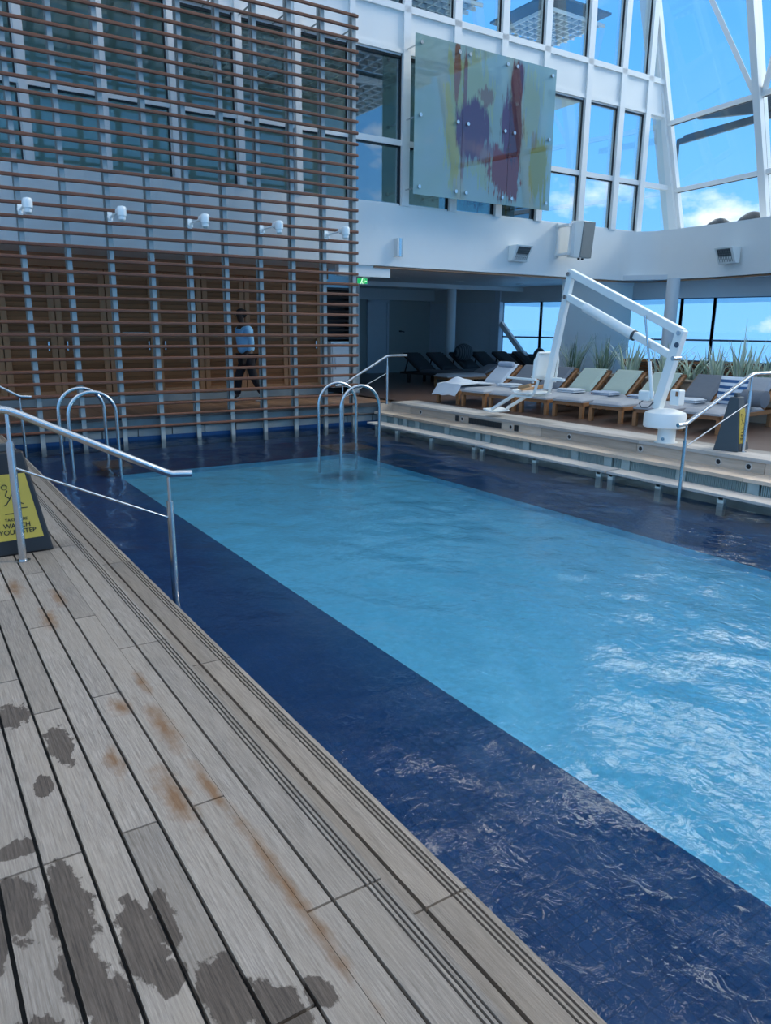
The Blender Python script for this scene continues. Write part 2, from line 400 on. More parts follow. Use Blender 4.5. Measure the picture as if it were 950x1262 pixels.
# ------------------------------------------------------------------ pool and decks
def build_setting():
    # near deck: planks running along Y
    b = MB(); rnd = random.Random(3)
    known = {.063: [1.99, 3.55], .1725: [1.99, 3.25], -.0465: [2.43, 4.0], .282: [2.896, 4.3], .3915: [2.01, 3.808], .501: [2.916, 4.715]}
    x = .063 + .1095 * 4; k = 0
    while x > -2.6:
        w = .1095; key = min(known, key=lambda q: abs(q - x))
        js = list(known[key]) if abs(key - x) < .01 else [rnd.uniform(.6, 2.5)]
        first = js[0]
        while js[0] > -2: js.insert(0, js[0] - rnd.uniform(1.6, 2.1))
        while js[-1] < 12: js.append(js[-1] + rnd.uniform(1.6, 2.1))
        ys = [-3] + [j for j in js if -3 < j < 12.6] + [12.68]
        for a, c in zip(ys, ys[1:]): b.bx(x + .005, x + w - .0055, a + .0045, c - .0045, -.03, 0)
        x -= w
    def strip(x0, x1, js, z0=-.03, z1=0):
        ys = [-3] + js + [12.68]
        for a, c in zip(ys, ys[1:]): b.bx(x0, x1, a + .004, c - .004, z0, z1)
    strip(.6145, .7125, [.1, 2.024, 3.83, 5.7, 7.5, 9.4, 11.2])
    J = [-.45, 1.447, 3.336, 5.22, 7.1, 9.0, 10.9]
    strip(.714, .785, J)
    for x0, x1 in ((.795, .888), (.895, .903), (.910, .918), (.925, .940)): strip(x0, x1, J, -.03, 0)
    # lower step
    for x0, x1 in ((.90, 1.083), (1.096, 1.186), (1.194, 1.202), (1.210, 1.218), (1.226, 1.245)): strip(x0, x1, J, -.20, -.17)
    struct(b, 'pool_deck', M['deck'], 'weathered grey teak planks of the near pool deck with wet footprints and stepped edge', 'deck')
    b = MB(); b.bx(-2.7, .938, -3, 12.68, -.12, -.02); b.bx(.80, .936, -3, 12.68, -.2, -.02); b.bx(.80, 1.243, -3, 12.68, -.24, -.19)
    struct(b, 'deck_caulking', M['caulk'], 'black caulking between the deck planks', 'caulking')
    b = MB(); b.bx(-7, -2.7, -3, 15, -.12, -.001)
    struct(b, 'floor_deck', M['walk_deck'], 'deck floor beyond the planks', 'floor')
    # basin: dark ledge ring + light inner pool
    b = MB(); z = -.57
    b.bx(1.15, 2.42, -3, 12.75, z - .3, z); b.bx(7.06, 8.4, -3, 12.75, z - .3, z); b.bx(2.42, 7.06, 12.1, 12.75, z - .3, z)
    b.bx(1.0, 1.17, -3, 12.75, z - .3, -.24); b.bx(8.32, 8.5, -3, 12.75, z - .3, -.36); b.bx(1.0, 8.5, 12.72, 12.8, z - .3, -.36)
    struct(b, 'pool_ledge', M['dark_tile'], 'navy blue tiled shallow ledge around the pool', 'pool ledge')
    b = MB(); b.bx(2.35, 7.1, -3, 12.15, -1.1, -.95); b.bx(2.3, 2.418, -3, 12.1, -1.0, z - .002); b.bx(7.062, 7.18, -3, 12.1, -1.0, z - .002); b.bx(2.3, 7.18, 12.102, 12.2, -1.0, z - .002)
    struct(b, 'pool_basin', M['light_tile'], 'turquoise tiled deep pool basin', 'pool')
    b = MB(); from mathutils import noise as mn
    nx, ny = 190, 420; G = []
    for i in range(nx + 1):
        row = []
        for j in range(ny + 1):
            x = 1.17 + (8.32 - 1.17) * i / nx; y = -3 + 15.72 * j / ny
            q = Vector((x * 1.0 + .35 * mn.noise(Vector((x * .9, y * .9, 3))), y * .85, 0))
            h = .0150 * mn.noise(q * 1.6) + .0105 * mn.noise(q * 3.3 + Vector((5, 2, 1))) + .0052 * mn.noise(q * 6.5 + Vector((1, 7, 4)))
            e = min(1, (x - 1.17) / .4, (8.32 - x) / .4, (12.72 - y) / .4)
            row.append(b.b.verts.new((x, y, WZ + h * (.35 + .65 * max(0, e)))))
        G.append(row)
    for i in range(nx):
        for j in range(ny): b.b.faces.new((G[i][j], G[i + 1][j], G[i + 1][j + 1], G[i][j + 1]))
    w = struct(b, 'water', M['water'], 'clear rippling pool water', 'water', smooth=True)
    if w.data.polygons[0].normal.z < 0: w.data.flip_normals()
    # walkway behind the screen
    b = MB()
    for i in range(90):
        x = -4 + i * .14; b.bx(x, x + .134, 12.7, 15.1, -.05, 0) if x < 8.8 else None
    struct(b, 'floor_walkway', M['walk_deck'], 'brown plank walkway behind the slatted screen', 'floor')
    b = MB(); b.bx(.95, 8.45, 12.78, 12.95, -.62, -.05)
    for i in range(13): b.bx(1.0 + i * .58, 1.56 + i * .58, 12.74, 12.8, -.40, -.24)
    struct(b, 'wall_pool_end', M['concrete'], 'grey concrete wall below the walkway at the pool end', 'wall')
    b = MB(); b.cyl((.95, 12.72, -.22), (8.3, 12.72, -.22), .016, seg=10); b.bx(-4, 8.8, 12.69, 12.71, -.07, .0)
    struct(b, 'trim_1', M['pipe'], 'dark pipe and edge strip under the walkway', 'trim')
    # far deck
    b = MB(); b.bx(8.98, 17.3, -3, 11, -.12, 0); b.bx(8.98, 16.2, 11, 21.3, -.12, 0); b.bx(8.4, 9, 12.65, 21.3, -.12, 0)
    struct(b, 'floor_lounge', M['brown_deck'], 'brown lounge deck on the far side of the pool', 'floor')
    b = MB()
    js = [-3, -1.2, .6, 2.5, 4.6, 6.55, 8.45, 10.2, 12.66]
    for a, c in zip(js, js[1:]):
        b.bx(8.76, 8.98, a + .002, c - .002, -.05, .002); b.bx(8.55, 8.757, a + .002, c - .002, -.05, .002); b.bx(8.345, 8.547, a + .002, c - .002, -.04, .002)
    struct(b, 'trim_2', M['far_teak_grey'], 'pale teak boards edging the far deck', 'trim')
    rj = [-3, -1, .8, 2.8, 4.768, 6.592, 8.424, 10.204, 12.0, 12.66]
    b = MB()
    for a, c in zip(rj, rj[1:]): b.bx(8.37, 8.42, a + .004, c - .004, -.19, -.043)
    b.bx(8.05, 8.4, 12.62, 12.68, -.19, -.02)
    for a, c in zip(rj, rj[1:]): b.bx(7.95, 8.37, a + .003, c - .003, -.215, -.172)
    struct(b, 'pool_step', M['far_teak'], 'bleached teak riser boards and upper step of the far pool edge', 'step')
    b = MB(); b.bx(8.07, 8.3, -3, 12.7, -.6, -.215)
    for i in range(520):
        y = -.5 + i * .025; b.bx(8.04, 8.08, y, y + .012, -.40, -.225)
    for y in (12.3, 11.9, 11.6, 11.2, 10.3, 9.45, 9.2, 8.3, 7.3, 6.7, 6.4, 5.55, 4.6, 3.8): b.bx(8.01, 8.09, y, y + .13, -.40, -.216)
    struct(b, 'overflow_grating', M['grille'], 'pale ribbed overflow grating between the two far steps', 'grating')
    # fittings in the riser
    b0 = None
    for i, y in enumerate((11.648, 10.383, 9.111, 7.823, 6.523, 5.359, 4.963)):
        t = thing('step_light', 'round fitting in the far riser board, number %s from the slatted screen' % ('one two three four five six seven'.split()[i]), 'step fitting', (8.37, y, -.11), 'round fittings in the riser')
        q = Matrix.Rotation(-PI / 2, 3, 'Y')
        b = MB(); b.lathe([(.034, 0), (.044, 0), (.046, .004), (.040, .010), (.030, .010), (.030, .0)], (0, 0, 0), 20)
        for v in b.b.verts: v.co = q @ v.co + t.location
        b.build('bezel', M['far_teak_grey'], t, True)
        b = MB(); b.lathe([(.0, .0), (.031, .001), (.026, .005), (.001, .006)], (0, 0, 0), 16)
        for v in b.b.verts: v.co = q @ v.co + t.location
        b.build('lens', M['black'], t, True)
    for (y0, y1, lab) in ((10.49, 10.56, 'small square black vent beside a round fitting in the far riser board near the ladder'),
                          (9.346, 10.18, 'long dark metal vent let into the far riser board'), (8.93, 9.02, 'small square black vent right of the long riser vent')):
        t = thing('riser_vent', lab, 'vent', (8.37, (y0 + y1) / 2, -.115))
        MB().bx(8.364, 8.372, y0, y1, -.158, -.068).build('back_plate', M['black'], t)
        b = MB()
        n = max(3, int((y1 - y0) / .03))
        for i in range(n + 1): b.bx(8.355, 8.366, y0 + (y1 - y0) * i / n - .004, y0 + (y1 - y0) * i / n + .004, -.158, -.068)
        b.bx(8.355, 8.366, y0, y1, -.162, -.154); b.bx(8.355, 8.366, y0, y1, -.072, -.064)
        b.build('grille', M['char'], t)
    # lower floating treads
    segs = [(9.02, 12.3, 'ladder end of the pool'), (6.43, 8.98, 'middle of the far pool edge'), (2.2, 6.39, 'rail and lift end of the far pool edge')]
    br = [[12.0, 11.3, 10.24, 9.1], [8.9, 7.73, 6.54], [6.34, 5.61, 4.777, 3.6, 2.5]]
    for (y0, y1, w), bs in zip(segs, br):
        t = thing('pool_tread', 'grey teak lower tread above the water, ' + w, 'step', (7.75, (y0 + y1) / 2, -.35), 'lower treads of the far pool edge')
        MB().bx(7.56, 7.86, y0, y1, -.355, -.32).build('board', M['far_teak_grey'], t, bevel=.006)
        for y in bs:
            b = MB(); b.bx(7.58, 7.63, y - .04, y + .04, -.57, -.355); b.bx(7.58, 8.14, y - .03, y + .03, -.385, -.357); b.build('bracket', M['grille'], t)

# ------------------------------------------------------------------ slatted screen
def build_screen():
    t = thing('slatted_screen', 'tall screen of brown teak slats on galvanised posts standing in the pool', 'screen', (4.2, 12.65, WZ - .15))
    for k in range(38):
        z = 6.707 - .1862 * k
        if k < 35: b = MB().box((4.12, 12.585, z), (6.82, .048, .05))
        else: b = MB().box((4.12, 12.585, z), (6.82, .04, .04))
        b.build('slat', M['slat'], t, bevel=.012)
    for i in range(-1, 10):
        x = 1.815 + .6285 * i; b = MB()
        b.bx(x - .035, x + .035, 12.62, 12.65, -.57, 6.76); b.bx(x - .014, x + .014, 12.65, 12.725, -.57, 6.76); b.bx(x - .014, x + .014, 12.70, 12.77, .01, 6.76)
        b.bx(x - .035, x + .035, 12.76, 12.775, .0, 6.76)
        b.build('post', M['post'], t)
        if i % 2 == 1:
            pass
    for i in range(-1, 10, 1):
        x = 1.815 + .6285 * i
        for z in (6.55,): MB().cyl((x + .02, 12.7, z), (x + .02, 13.3, z), .014, seg=8).build('wall_tie', M['post'], t)
    # floodlights on arms
    names = ['leftmost', 'second from the left', 'middle', 'second from the right', 'rightmost']
    proto = None
    for i, x in enumerate((1.815, 3.072, 4.329, 5.586, 6.843)):
        if proto is None:
            o = thing('floodlight', '', 'floodlight', (0, 0, 0)); proto = o
            b = MB(); b.box((0, 0, 0), (.09, .03, .2)); b.cyl((0, 0, 0), (0, -.04, 0), .06, seg=18); b.build('mounting_plate', M['lift_white'], o, True)
            b = MB(); b.cyl((0, -.03, 0), (0, -.62, .02), .022, seg=12); b.cyl((0, -.06, -.06), (0, -.12, .0), .03, seg=12); b.cyl((0, -.10, -.0), (0, -.1, -.09), .025, seg=10); b.build('arm', M['lift_white'], o, True)
            b = MB(); b.cyl((0, -.58, .02), (0, -.70, .02), .075, seg=20); b.cyl((-.07, -.62, .02), (.07, -.62, .02), .05, seg=16); b.build('knuckle', M['lift_white'], o, True)
            b = MB(); b.lathe([(.045, -.17), (.065, -.16), (.07, -.09), (.085, -.085), (.09, .0), (.09, .06), (.075, .09), (.04, .10)], (0, -.75, .0), 24); b.build('lamp_head', M['lift_white'], o, True)
            b = MB(); b.lathe([(.001, -.178), (.052, -.176), (.052, -.165)], (0, -.75, -.01), 20); b.build('lens', M['grille'], o, True)
        else: o = copy_tree(proto)
        o.location = (x, 12.57, 3.07); o.scale = (.72, .95, .72)
        o['label'] = 'white arm-mounted floodlight on the slatted screen, %s of the five' % names[i]; o['group'] = 'floodlights on the slatted screen'
# ------------------------------------------------------------------ front building
MX = [-.15, 1.0, 2.13, 3.29, 4.42, 5.58, 6.70, 7.83, 9.05, 10.27, 11.52, 12.73, 14.08, 15.23, 16.18, 17.72]
YW = 13.3
def build_front():
    b = MB(); b.bx(-2, 15.6, YW, YW + .22, 2.67, 3.84); b.bx(-2, 16.75, YW + .02, YW + .22, 6.63, 7.37); b.bx(-2, 16.72, YW - .03, YW + .1, 7.29, 7.40); b.bx(-2, 16.9, YW - .01, YW + .05, 6.58, 6.66)
    b.bx(-2, 15.6, YW + .2, YW + .8, 3.7, 3.8)
    struct(b, 'wall_front', M['white'], 'white wall band and spandrel above the lounge opening', 'wall')
    # curved parapet continuing to the right
    pts = [(15.55, 13.3)] + [(15.55 + .75 * math.sin(a), 12.55 + .75 * math.cos(a)) for a in [R(5 + 80 * i / 12) for i in range(13)]] + [(16.27, 11.0), (16.02, 9.0), (15.6, 7), (15.0, 5), (14.2, 3)]
    b = MB(); P = [Vector((x, y, 0)) for x, y in pts]; rows = []
    for i, p in enumerate(P):
        d = (P[min(i + 1, len(P) - 1)] - P[max(i - 1, 0)]).normalized(); n = Vector((-d.y, d.x, 0))
        n = n if n.dot(Vector((1, .3, 0))) > 0 else -n
        q = p + n * .22
        rows.append([b.b.verts.new((p.x, p.y, 2.67)), b.b.verts.new((p.x, p.y, 3.84)), b.b.verts.new((q.x, q.y, 3.84)), b.b.verts.new((q.x, q.y, 2.67))])
    for A, B in zip(rows, rows[1:]):
        for k in range(4): b.b.faces.new((A[k], A[(k + 1) % 4], B[(k + 1) % 4], B[k]))
    b.b.faces.new(rows[0]); b.b.faces.new(rows[-1][::-1])
    struct(b, 'wall_right', M['white'], 'curved white parapet turning along the right side', 'wall', smooth=True)
    b = MB()
    for A, B in zip(P, P[1:]): b.beam((A.x + .1, A.y + .1, 2.64), (B.x + .1, B.y + .1, 2.64), .12, .03)
    b.bx(8.35, 15.6, YW + .02, YW + .14, 2.625, 2.665)
    struct(b, 'trim_3', M['trimwood'], 'thin wood trim along the soffit edge', 'trim')
    # ceilings
    b = MB(); b.poly([(-2, YW + .2, 2.67), (15.6, YW + .2, 2.67), (16.4, 12.2, 2.67), (16.2, 9, 2.67), (15.2, 5, 2.67), (14.4, 3, 2.67), (18.6, 3, 2.67), (17.6, 10.2, 2.67), (16.2, 18.5, 2.67), (15.7, 21.4, 2.67), (-2, 21.4, 2.67)], (0, 0, .12))
    struct(b, 'ceiling', M['soffit'], 'pale ceiling over the lounge and walkway', 'ceiling')
    b = MB(); b.bx(8.9, 15.9, 20.9, 21.25, 2.33, 2.68)
    d = Vector((-.162, .987, 0))
    def sea(s, z=0): return Vector((17.4, 10.2, z)) + d * s
    b.beam(sea(-8, 2.46), sea(11, 2.46), .3, .42)
    b.beam((8.6, 17.8, 2.6), (16.1, 17.3, 2.6), .09, .12)
    struct(b, 'ceiling_bulkhead', M['soffit'], 'lowered ceiling edge above the lounge walls and sea windows', 'ceiling')
    for i, (x, y) in enumerate(((10.725, 16.13), (12.74, 16.09), (13.03, 19.5), (14.88, 16.14), (13.9, 18.9), (15.0, 14.2))):
        w = ('first', 'second', 'third', 'fourth', 'fifth', 'sixth')[i]
        o = thing('downlight', 'small recessed ceiling light under the lounge soffit, %s from the slatted screen' % w, 'ceiling light', (x, y, 2.66), 'downlights in the lounge soffit')
        MB().lathe([(.07, .0), (.10, 0), (.105, .006), (.10, .012), (.07, .012)], (x, y, 2.656), 20).build('trim_ring', M['lift_white'], o, True)
        MB().lathe([(.001, .0), (.068, .002), (.06, .012)], (x, y, 2.657), 16).build('lens', M['lift_white'], o)
    # lounge back walls
    b = MB(); b.bx(8.85, 15.65, 21.2, 21.4, 0, 2.67); b.bx(8.8, 8.95, 14.9, 21.3, 0, 2.67)
    struct(b, 'wall_back', M['backwall_shaded'], 'grey wall at the back of the lounge', 'wall')
    b = MB(); A, B = sea(8.1), sea(11.2)
    b.beam((A.x, A.y, 1.34), (B.x, B.y, 1.34), .12, 2.66)
    A2 = sea(8.0); b.beam((A2.x - .12, A2.y, 1.34), (A2.x - .12, A2.y + .4, 1.34), .14, 2.66)
    struct(b, 'wall_lounge', M['backwall_lit'], 'wall beside the sea windows with blue window light painted into its colour', 'wall')
    b = MB(); b.bx(13.0, 13.07, 21.12, 21.2, 0, 2.3); b.bx(13.75, 13.82, 21.12, 21.2, 0, 2.3); b.bx(13.0, 13.82, 21.12, 21.2, 2.25, 2.33); b.bx(13.07, 13.75, 21.16, 21.2, 0, 2.25)
    o = struct(b, 'door_1', M['backwall_lit'], 'pale door in the back wall of the lounge', 'door')
    b = MB(); b.cyl((14.3, 21.2, 1.35), (14.3, 21.12, 1.35), .03, seg=12); b.cyl((14.3, 21.13, 1.35), (14.42, 21.10, 1.33), .018, seg=10); tag(b.build('wall_hook', M['pipe'], smooth=True), 'small dark hook on the grey lounge back wall', 'hook')
    # sea windows
    n = Vector((.987, .162, 0))
    edges = [-7.5, -3.0, -1.2, 1.4, 2.25, 3.8, 6.6, 8.05]
    for i, (s0, s1) in enumerate(zip(edges, edges[1:])):
        b = MB(); lean = Vector((-.10, 0, 0))
        for s in (s0, s1): b.beam(sea(s, .62), sea(s, 2.28), .07, .05)
        for z, h in ((.68, .08), (1.22, .045), (2.26, .06)): b.beam(sea(s0, z), sea(s1, z), .06, h)
        o = struct(b, 'window_%d' % (i + 1), M['seaframe'], 'sea view window of the lounge, bay %d' % (i + 1), 'window')
        b = MB(); a, c = sea(s0 + .03, .7), sea(s1 - .03, .7); b.hull8([a, c, c + n * .01, a + n * .01], [p + Vector((0, 0, 1.54)) for p in (a, c, c + n * .01, a + n * .01)])
        b.build('glass_pane', M['clear_glass'], o)
    b = MB(); b.beam(sea(-7.5, .31), sea(8.1, .31), .16, .66); struct(b, 'wall_sill', M['beam'], 'low dark wall below the sea windows', 'wall')
    b = MB(); b.beam(sea(8.0, 1.62) - n * .12, sea(7.0, .62) - n * .12, .12, .14); struct(b, 'trim_4', M['frame_white'], 'white diagonal brace at the end of the sea windows', 'trim')
    # columns
    b = MB(); b.cyl((13.95, 18, 0), (13.95, 18, 2.67), .145, seg=24); struct(b, 'column_1', M['soffit'], 'round grey column behind the black loungers', 'column', smooth=True)
    b = MB(); b.cyl((15.98, 11.95, 0), (15.98, 11.95, 2.67), .15, seg=24); struct(b, 'column_2', M['soffit'], 'round grey column behind the pool lift', 'column', smooth=True)
    # translucent blind
    t = thing('roller_blind', 'large translucent pale blind hanging below the parapet behind the plants', 'blind', (15.05, 13.42, 2.62))
    b = MB(); b.bx(13.75, 16.33, 13.40, 13.43, 2.57, 2.65); b.build('top_rail', M['soffit'], t)
    b = MB(); b.bx(13.76, 16.32, 13.41, 13.414, .35, 2.57); b.build('sheet', M['blind'], t)
    b = MB(); b.bx(13.76, 16.32, 13.395, 13.43, .30, .35); b.build('bottom_bar', M['soffit'], t)
    # windows of the upper storeys
    wn = 9
    def last_bay(row, x0, z0, z1, wn):
        xr = lambda z: 17.58 - .277 * (z - 3.84)
        if row: z1 = min(z1, 9.2)
        b = MB(); b.bx(x0 - .02, x0 + .02, YW + .05, YW + .16, z0, z1); b.bx(x0, xr(z0), YW + .05, YW + .16, z0, z0 + .04)
        if row == 0: b.bx(x0, xr(z1), YW + .05, YW + .16, z1 - .05, z1); b.bx(x0, xr(5), YW + .02, YW + .16, 4.95, 5.06)
        o = struct(b, 'window_%d' % wn, M['frame_white'], ('first storey corner window against the leaning column', 'second storey sliver window against the leaning column')[row], 'window')
        for (a, c, nm) in (((z0, 4.96, 'lower_pane'), (5.05, z1, 'upper_pane')) if row == 0 else ((z0, z1, 'glass_pane'),)):
            MB().poly([(x0, YW + .09, a), (xr(a), YW + .09, a), (xr(c), YW + .09, c), (x0, YW + .09, c)], (0, .01, 0)).build(nm, M['clear_glass'], o)
    for row, (z0, z1) in enumerate(((3.84, 6.60), (7.40, 10.6))):
        for i in range(len(MX) - 1):
            x0, x1 = MX[i] + .06, MX[i + 1] - .06
            if i == len(MX) - 2: last_bay(row, x0, z0, z1, wn); wn += 1; continue
            b = MB()
            b.bx(x0 - .02, x0 + .02, YW + .05, YW + .16, z0, z1); b.bx(x1 - .02, x1 + .02, YW + .05, YW + .16, z0, z1)
            b.bx(x0, x1, YW + .05, YW + .16, z0, z0 + .04); b.bx(x0, x1, YW + .05, YW + .16, z1 - .05, z1)
            if row == 0: b.bx(x0, x1, YW + .02, YW + .16, 4.95, 5.06)
            o = struct(b, 'window_%d' % wn, M['frame_white'], '%s storey window, bay %d from the left' % (('first', 'second')[row], i + 1), 'window'); wn += 1
            if row == 0:
                MB().bx(x0, x1, YW + .09, YW + .11, z0, 4.96).build('lower_pane', M['shade_glass' if i < 7 else 'tinted_glass' if i < 11 else 'clear_glass'], o)
                MB().bx(x0, x1, YW + .09, YW + .11, 5.05, z1).build('upper_pane', M['shade_glass' if i < 7 else 'tinted_glass' if i < 11 else 'clear_glass'], o)
                b = MB(); b.bx(x0 + .03, x1 - .03, YW + .045, YW + .09, 4.925, 4.95); b.bx(x0 + .03, x1 - .03, YW + .045, YW + .09, z1 - .09, z1 - .05); b.bx(x1 - .04, x1 - .02, YW + .045, YW + .09, z0, z1); b.build('gasket', M['black'], o)
            else:
                MB().bx(x0, x1, YW + .09, YW + .11, z0, z1).build('glass_pane', M['shade_glass' if i < 7 else 'tinted_glass' if i < 8 else 'clear_glass'], o)
                b = MB(); b.bx(x1 - .04, x1 - .02, YW + .045, YW + .09, z0, z1); b.build('gasket', M['black'], o)
    b = MB()
    for x in MX[:-1]: b.bx(x - (.06 if x < 8 else .085), x + (.06 if x < 8 else .085), YW - .03, YW + .16, 3.84, 10.8 if x < 16 else 9.3)
    for i, x in enumerate(MX[:-1]): pass
    struct(b, 'trim_5', M['frame_white'], 'white vertical mullions of the upper storeys', 'trim')
    # rooms behind the glass
    b = MB(); b.bx(-2.2, 12.6, 16.9, 17.0, 3.8, 10.5); b.bx(-2.2, 17.3, 13.6, 17, 3.70, 3.80); b.bx(-2.2, 14.6, 13.55, 17, 6.75, 6.9); b.bx(-2.3, -2.2, 13.5, 17, 3.8, 10.5)
    struct(b, 'wall_upper_room', M['room'], 'dim walls of the rooms behind the upper windows', 'wall')
    b = MB(); b.bx(-2.2, 17.5, 14.5, 19, 11.2, 11.3)
    struct(b, 'ceiling_upper', M['room'], 'roof above the upper storey', 'ceiling')
    # lattice ceilings inside
    def lattice(x0, x1, y0, y1, z, p, w, h):
        b = MB(); x = x0
        while x <= x1 + .001: b.bx(x - w / 2, x + w / 2, y0, y1, z, z + h); x += p
        y = y0
        while y <= y1 + .001: b.bx(x0, x1, y - w / 2, y + w / 2, z, z + h); y += p
        return b
    b = lattice(5.6, 9.9, 13.7, 16.7, 6.52, .24, .035, .07); struct(b, 'ceiling_lattice_1', M['white'], 'white lattice ceiling panel behind the windows', 'ceiling')
    b = lattice(7.0, 11.3, 13.8, 15.4, 8.0, .24, .035, .07); struct(b, 'ceiling_lattice_2', M['white'], 'white lattice panel behind the top windows', 'ceiling')
    b = lattice(13.2, 15.0, 13.8, 15.6, 8.35, .24, .035, .07); struct(b, 'ceiling_lattice_3', M['white'], 'white lattice panel near the corner behind the top windows', 'ceiling')
    b = MB(); b.bx(6.9, 11.4, 13.7, 15.5, 8.25, 8.3); b.bx(13.1, 15.1, 13.7, 15.7, 8.6, 8.65); struct(b, 'ceiling_dark', M['beam'], 'dark ceiling above the lattice panels', 'ceiling')
    # overhead roof lattices above the pool
    for i, (x0, x1, y0, y1) in enumerate(((3.0, 7.4, 1.5, 5.1), (8.2, 12.6, 1.5, 5.1), (3.0, 7.4, -3.4, .2), (8.2, 12.6, -3.4, .2), (-2.2, 2.2, -3.4, .2), (-2.2, 2.2, 1.5, 5.1))):
        b = lattice(x0, x1, y0, y1, 10.6, .4, .07, .25)
        struct(b, 'roof_lattice_%d' % (i + 1), M['white'], 'white waffle roof panel over the pool', 'roof')
    for i, (y0, y1) in enumerate(((1.6, 5.2), (6.2, 9.8))):
        struct(MB().bx(11.0, 15.0, y0 - .1, y1 + .1, 8.95, 9.0), 'roof_backing_%d' % (i + 1), M['beam'], 'dark backing above a waffle canopy panel', 'roof')
        struct(lattice(11.2, 14.8, y0, y1, 8.7, .4, .06, .2), 'roof_lattice_%d' % (i + 7), M['white'], 'white waffle canopy panel on the right of the pool', 'roof')
    b = MB()
    for x in (-2.8, 2.6, 7.8, 13.0): b.bx(x - .25, x + .25, -4, 11.5, 10.4, 11.0)
    for y in (-3.8, .8, 5.6, 11.2): b.bx(-2.8, 13, y - .2, y + .2, 10.5, 10.95)
    struct(b, 'roof_beams', M['white'], 'white beams of the sliding pool roof', 'roof')
    # right glazed wall, leaning inward
    C0 = Vector((17.72, 13.3, 3.84)); dd = Vector((-.15, -.989, 0)); e = Vector((-.277, .042, 1))
    def rw(s, z): return C0 + dd * s + e * (z - 3.84)
    b = MB(); b.beam(rw(-.05, 2.7), rw(-.05, 11), .34, .36, (0, 1, 0)); b.beam(rw(.12, 2.7), rw(.12, 11), .12, .2, (0, 1, 0))
    struct(b, 'column_3', M['frame_white'], 'white leaning corner column between the two glazed walls', 'column')
    st = [.12, 2.78, 5.5, 8.2]
    for i, (s0, s1) in enumerate(zip(st, st[1:])):
        b = MB(); b.beam(rw(s1, 3.5), rw(s1, 11), .16, .3, (1, 0, 0))
        for z in (4.93, 6.45): b.beam(rw(s0, z), rw(s1, z), .12, .10)
        b.beam(rw(s0, 3.84), rw(s1, 3.84), .2, .1)
        o = struct(b, 'window_%d' % wn, M['frame_white'], 'tall leaning window bay %d of the right glazed wall' % (i + 1), 'window'); wn += 1
        for (z0, z1, nm) in ((3.88, 4.88, 'lower_pane'), (5.0, 6.4, 'middle_pane'), (6.5, 11, 'upper_pane')):
            b = MB(); q = [rw(s0 + .06, z0), rw(s1 - .06, z0), rw(s1 - .06, z1), rw(s0 + .06, z1)]; b.poly(q, (.012, 0, 0)); b.build(nm, M['open_glass'], o)
            if nm != 'upper_pane':
                b = MB(); b.beam(rw(s0 + .06, z1 + .0), rw(s1 - .06, z1 + .0), .03, .03); b.beam(rw(s0 + .07, z0), rw(s0 + .07, z1), .02, .03); b.build('gasket', M['black'], o)
    b = MB(); b.beam(rw(2.65, 6.5), rw(1.55, 8.9), .10, .10); b.beam(rw(2.9, 6.5), rw(4.6, 10), .10, .10)
    struct(b, 'trim_6', M['frame_white'], 'white diagonal braces of the right glazed wall', 'trim')
    # outside the right glass
    b = MB(); b.poly([(19, 13.99, 7.0), (19, 12.16, 6.78), (19, 11.5, 6.75), (19, 11.5, 7.25), (19, 12.2, 7.2)], (.15, 0, 0)); struct(b, 'roof_overhang', M['beam'], 'dark overhang outside the right glazed wall', 'roof')
    b = MB(); b.beam((19, 14.5, 6.52), (19, 9.5, 6.76), .10, .14); b.beam((19, 14.5, 6.56), (19.6, 14.9, 3.2), .08, .08); b.beam((19.1, 14.4, 6.66), (19.1, 9.5, 6.86), .04, .04)
    struct(b, 'outside_beam', M['beam'], 'dark slanting beam outside the right glazed wall', 'beam')
    b = MB(); b.beam((24, 22.2, 4.35), (24, 11, 4.35), .08, .16); b.beam((24, 22.2, 4.05), (24, 11, 4.05), .05, .05); struct(b, 'outside_rail', M['soffit'], 'pale railing on the outer deck', 'railing')
    for y in range(3):
        pass
    for i, (x, y, z, s) in enumerate(((22, 15.0, 4.62, .55), (22.3, 14.1, 4.74, .55))):
        t = thing('outdoor_parasol', ('low dark folded sunshade on the outer deck, nearer the corner column', 'higher dark folded sunshade on the outer deck, away from the corner column')[i], 'sunshade', (x, y, 3.2))
        b = MB(); b.lathe([(.001, .17 * 1), (.28, .15), (.62, .06), (.86, -.05), (.86, -.07), (.5, .02), (.001, .08)], (0, 0, 0), 20)
        for v in b.b.verts: v.co = Vector((v.co.x * .5 * s * 1.6 + x, v.co.y * s + y, v.co.z * 1.3 + z))
        b.build('canopy', M['black'], t, True)
        b = MB(); b.tube([(x, y, 3.2), (x, y + .1, 3.9), (x, y, z + .1)], .025); b.build('pole', M['black'], t, True)
        b = MB(); b.tube([(x, y + .5 * s, z), (x, y + .75 * s, z - .12), (x, y + .9 * s, z - .45)], .018); b.build('strut', M['black'], t, True)
    b = MB(); b.bx(17.6, 40, -10, 40, 3.0, 3.2); struct(b, 'floor_outer', M['soffit'], 'upper outer deck beyond the glazing', 'floor')
    # devices on the white wall
    t = thing('wall_lamp', 'slim steel cylinder lamp on the white wall beside the slatted screen', 'wall lamp', (8.875, YW, 3.03))
    MB().bx(8.85, 8.90, YW - .05, YW, 2.95, 3.12).build('wall_bracket', M['steel'], t)
    MB().cyl((8.88, YW - .10, 2.855), (8.88, YW - .10, 3.21), .055, seg=20).build('lamp_body', M['steel'], t, True)
    MB().bx(8.80, 8.835, YW - .14, YW - .0, 2.86, 3.205).build('side_fin', M['frame_white'], t)
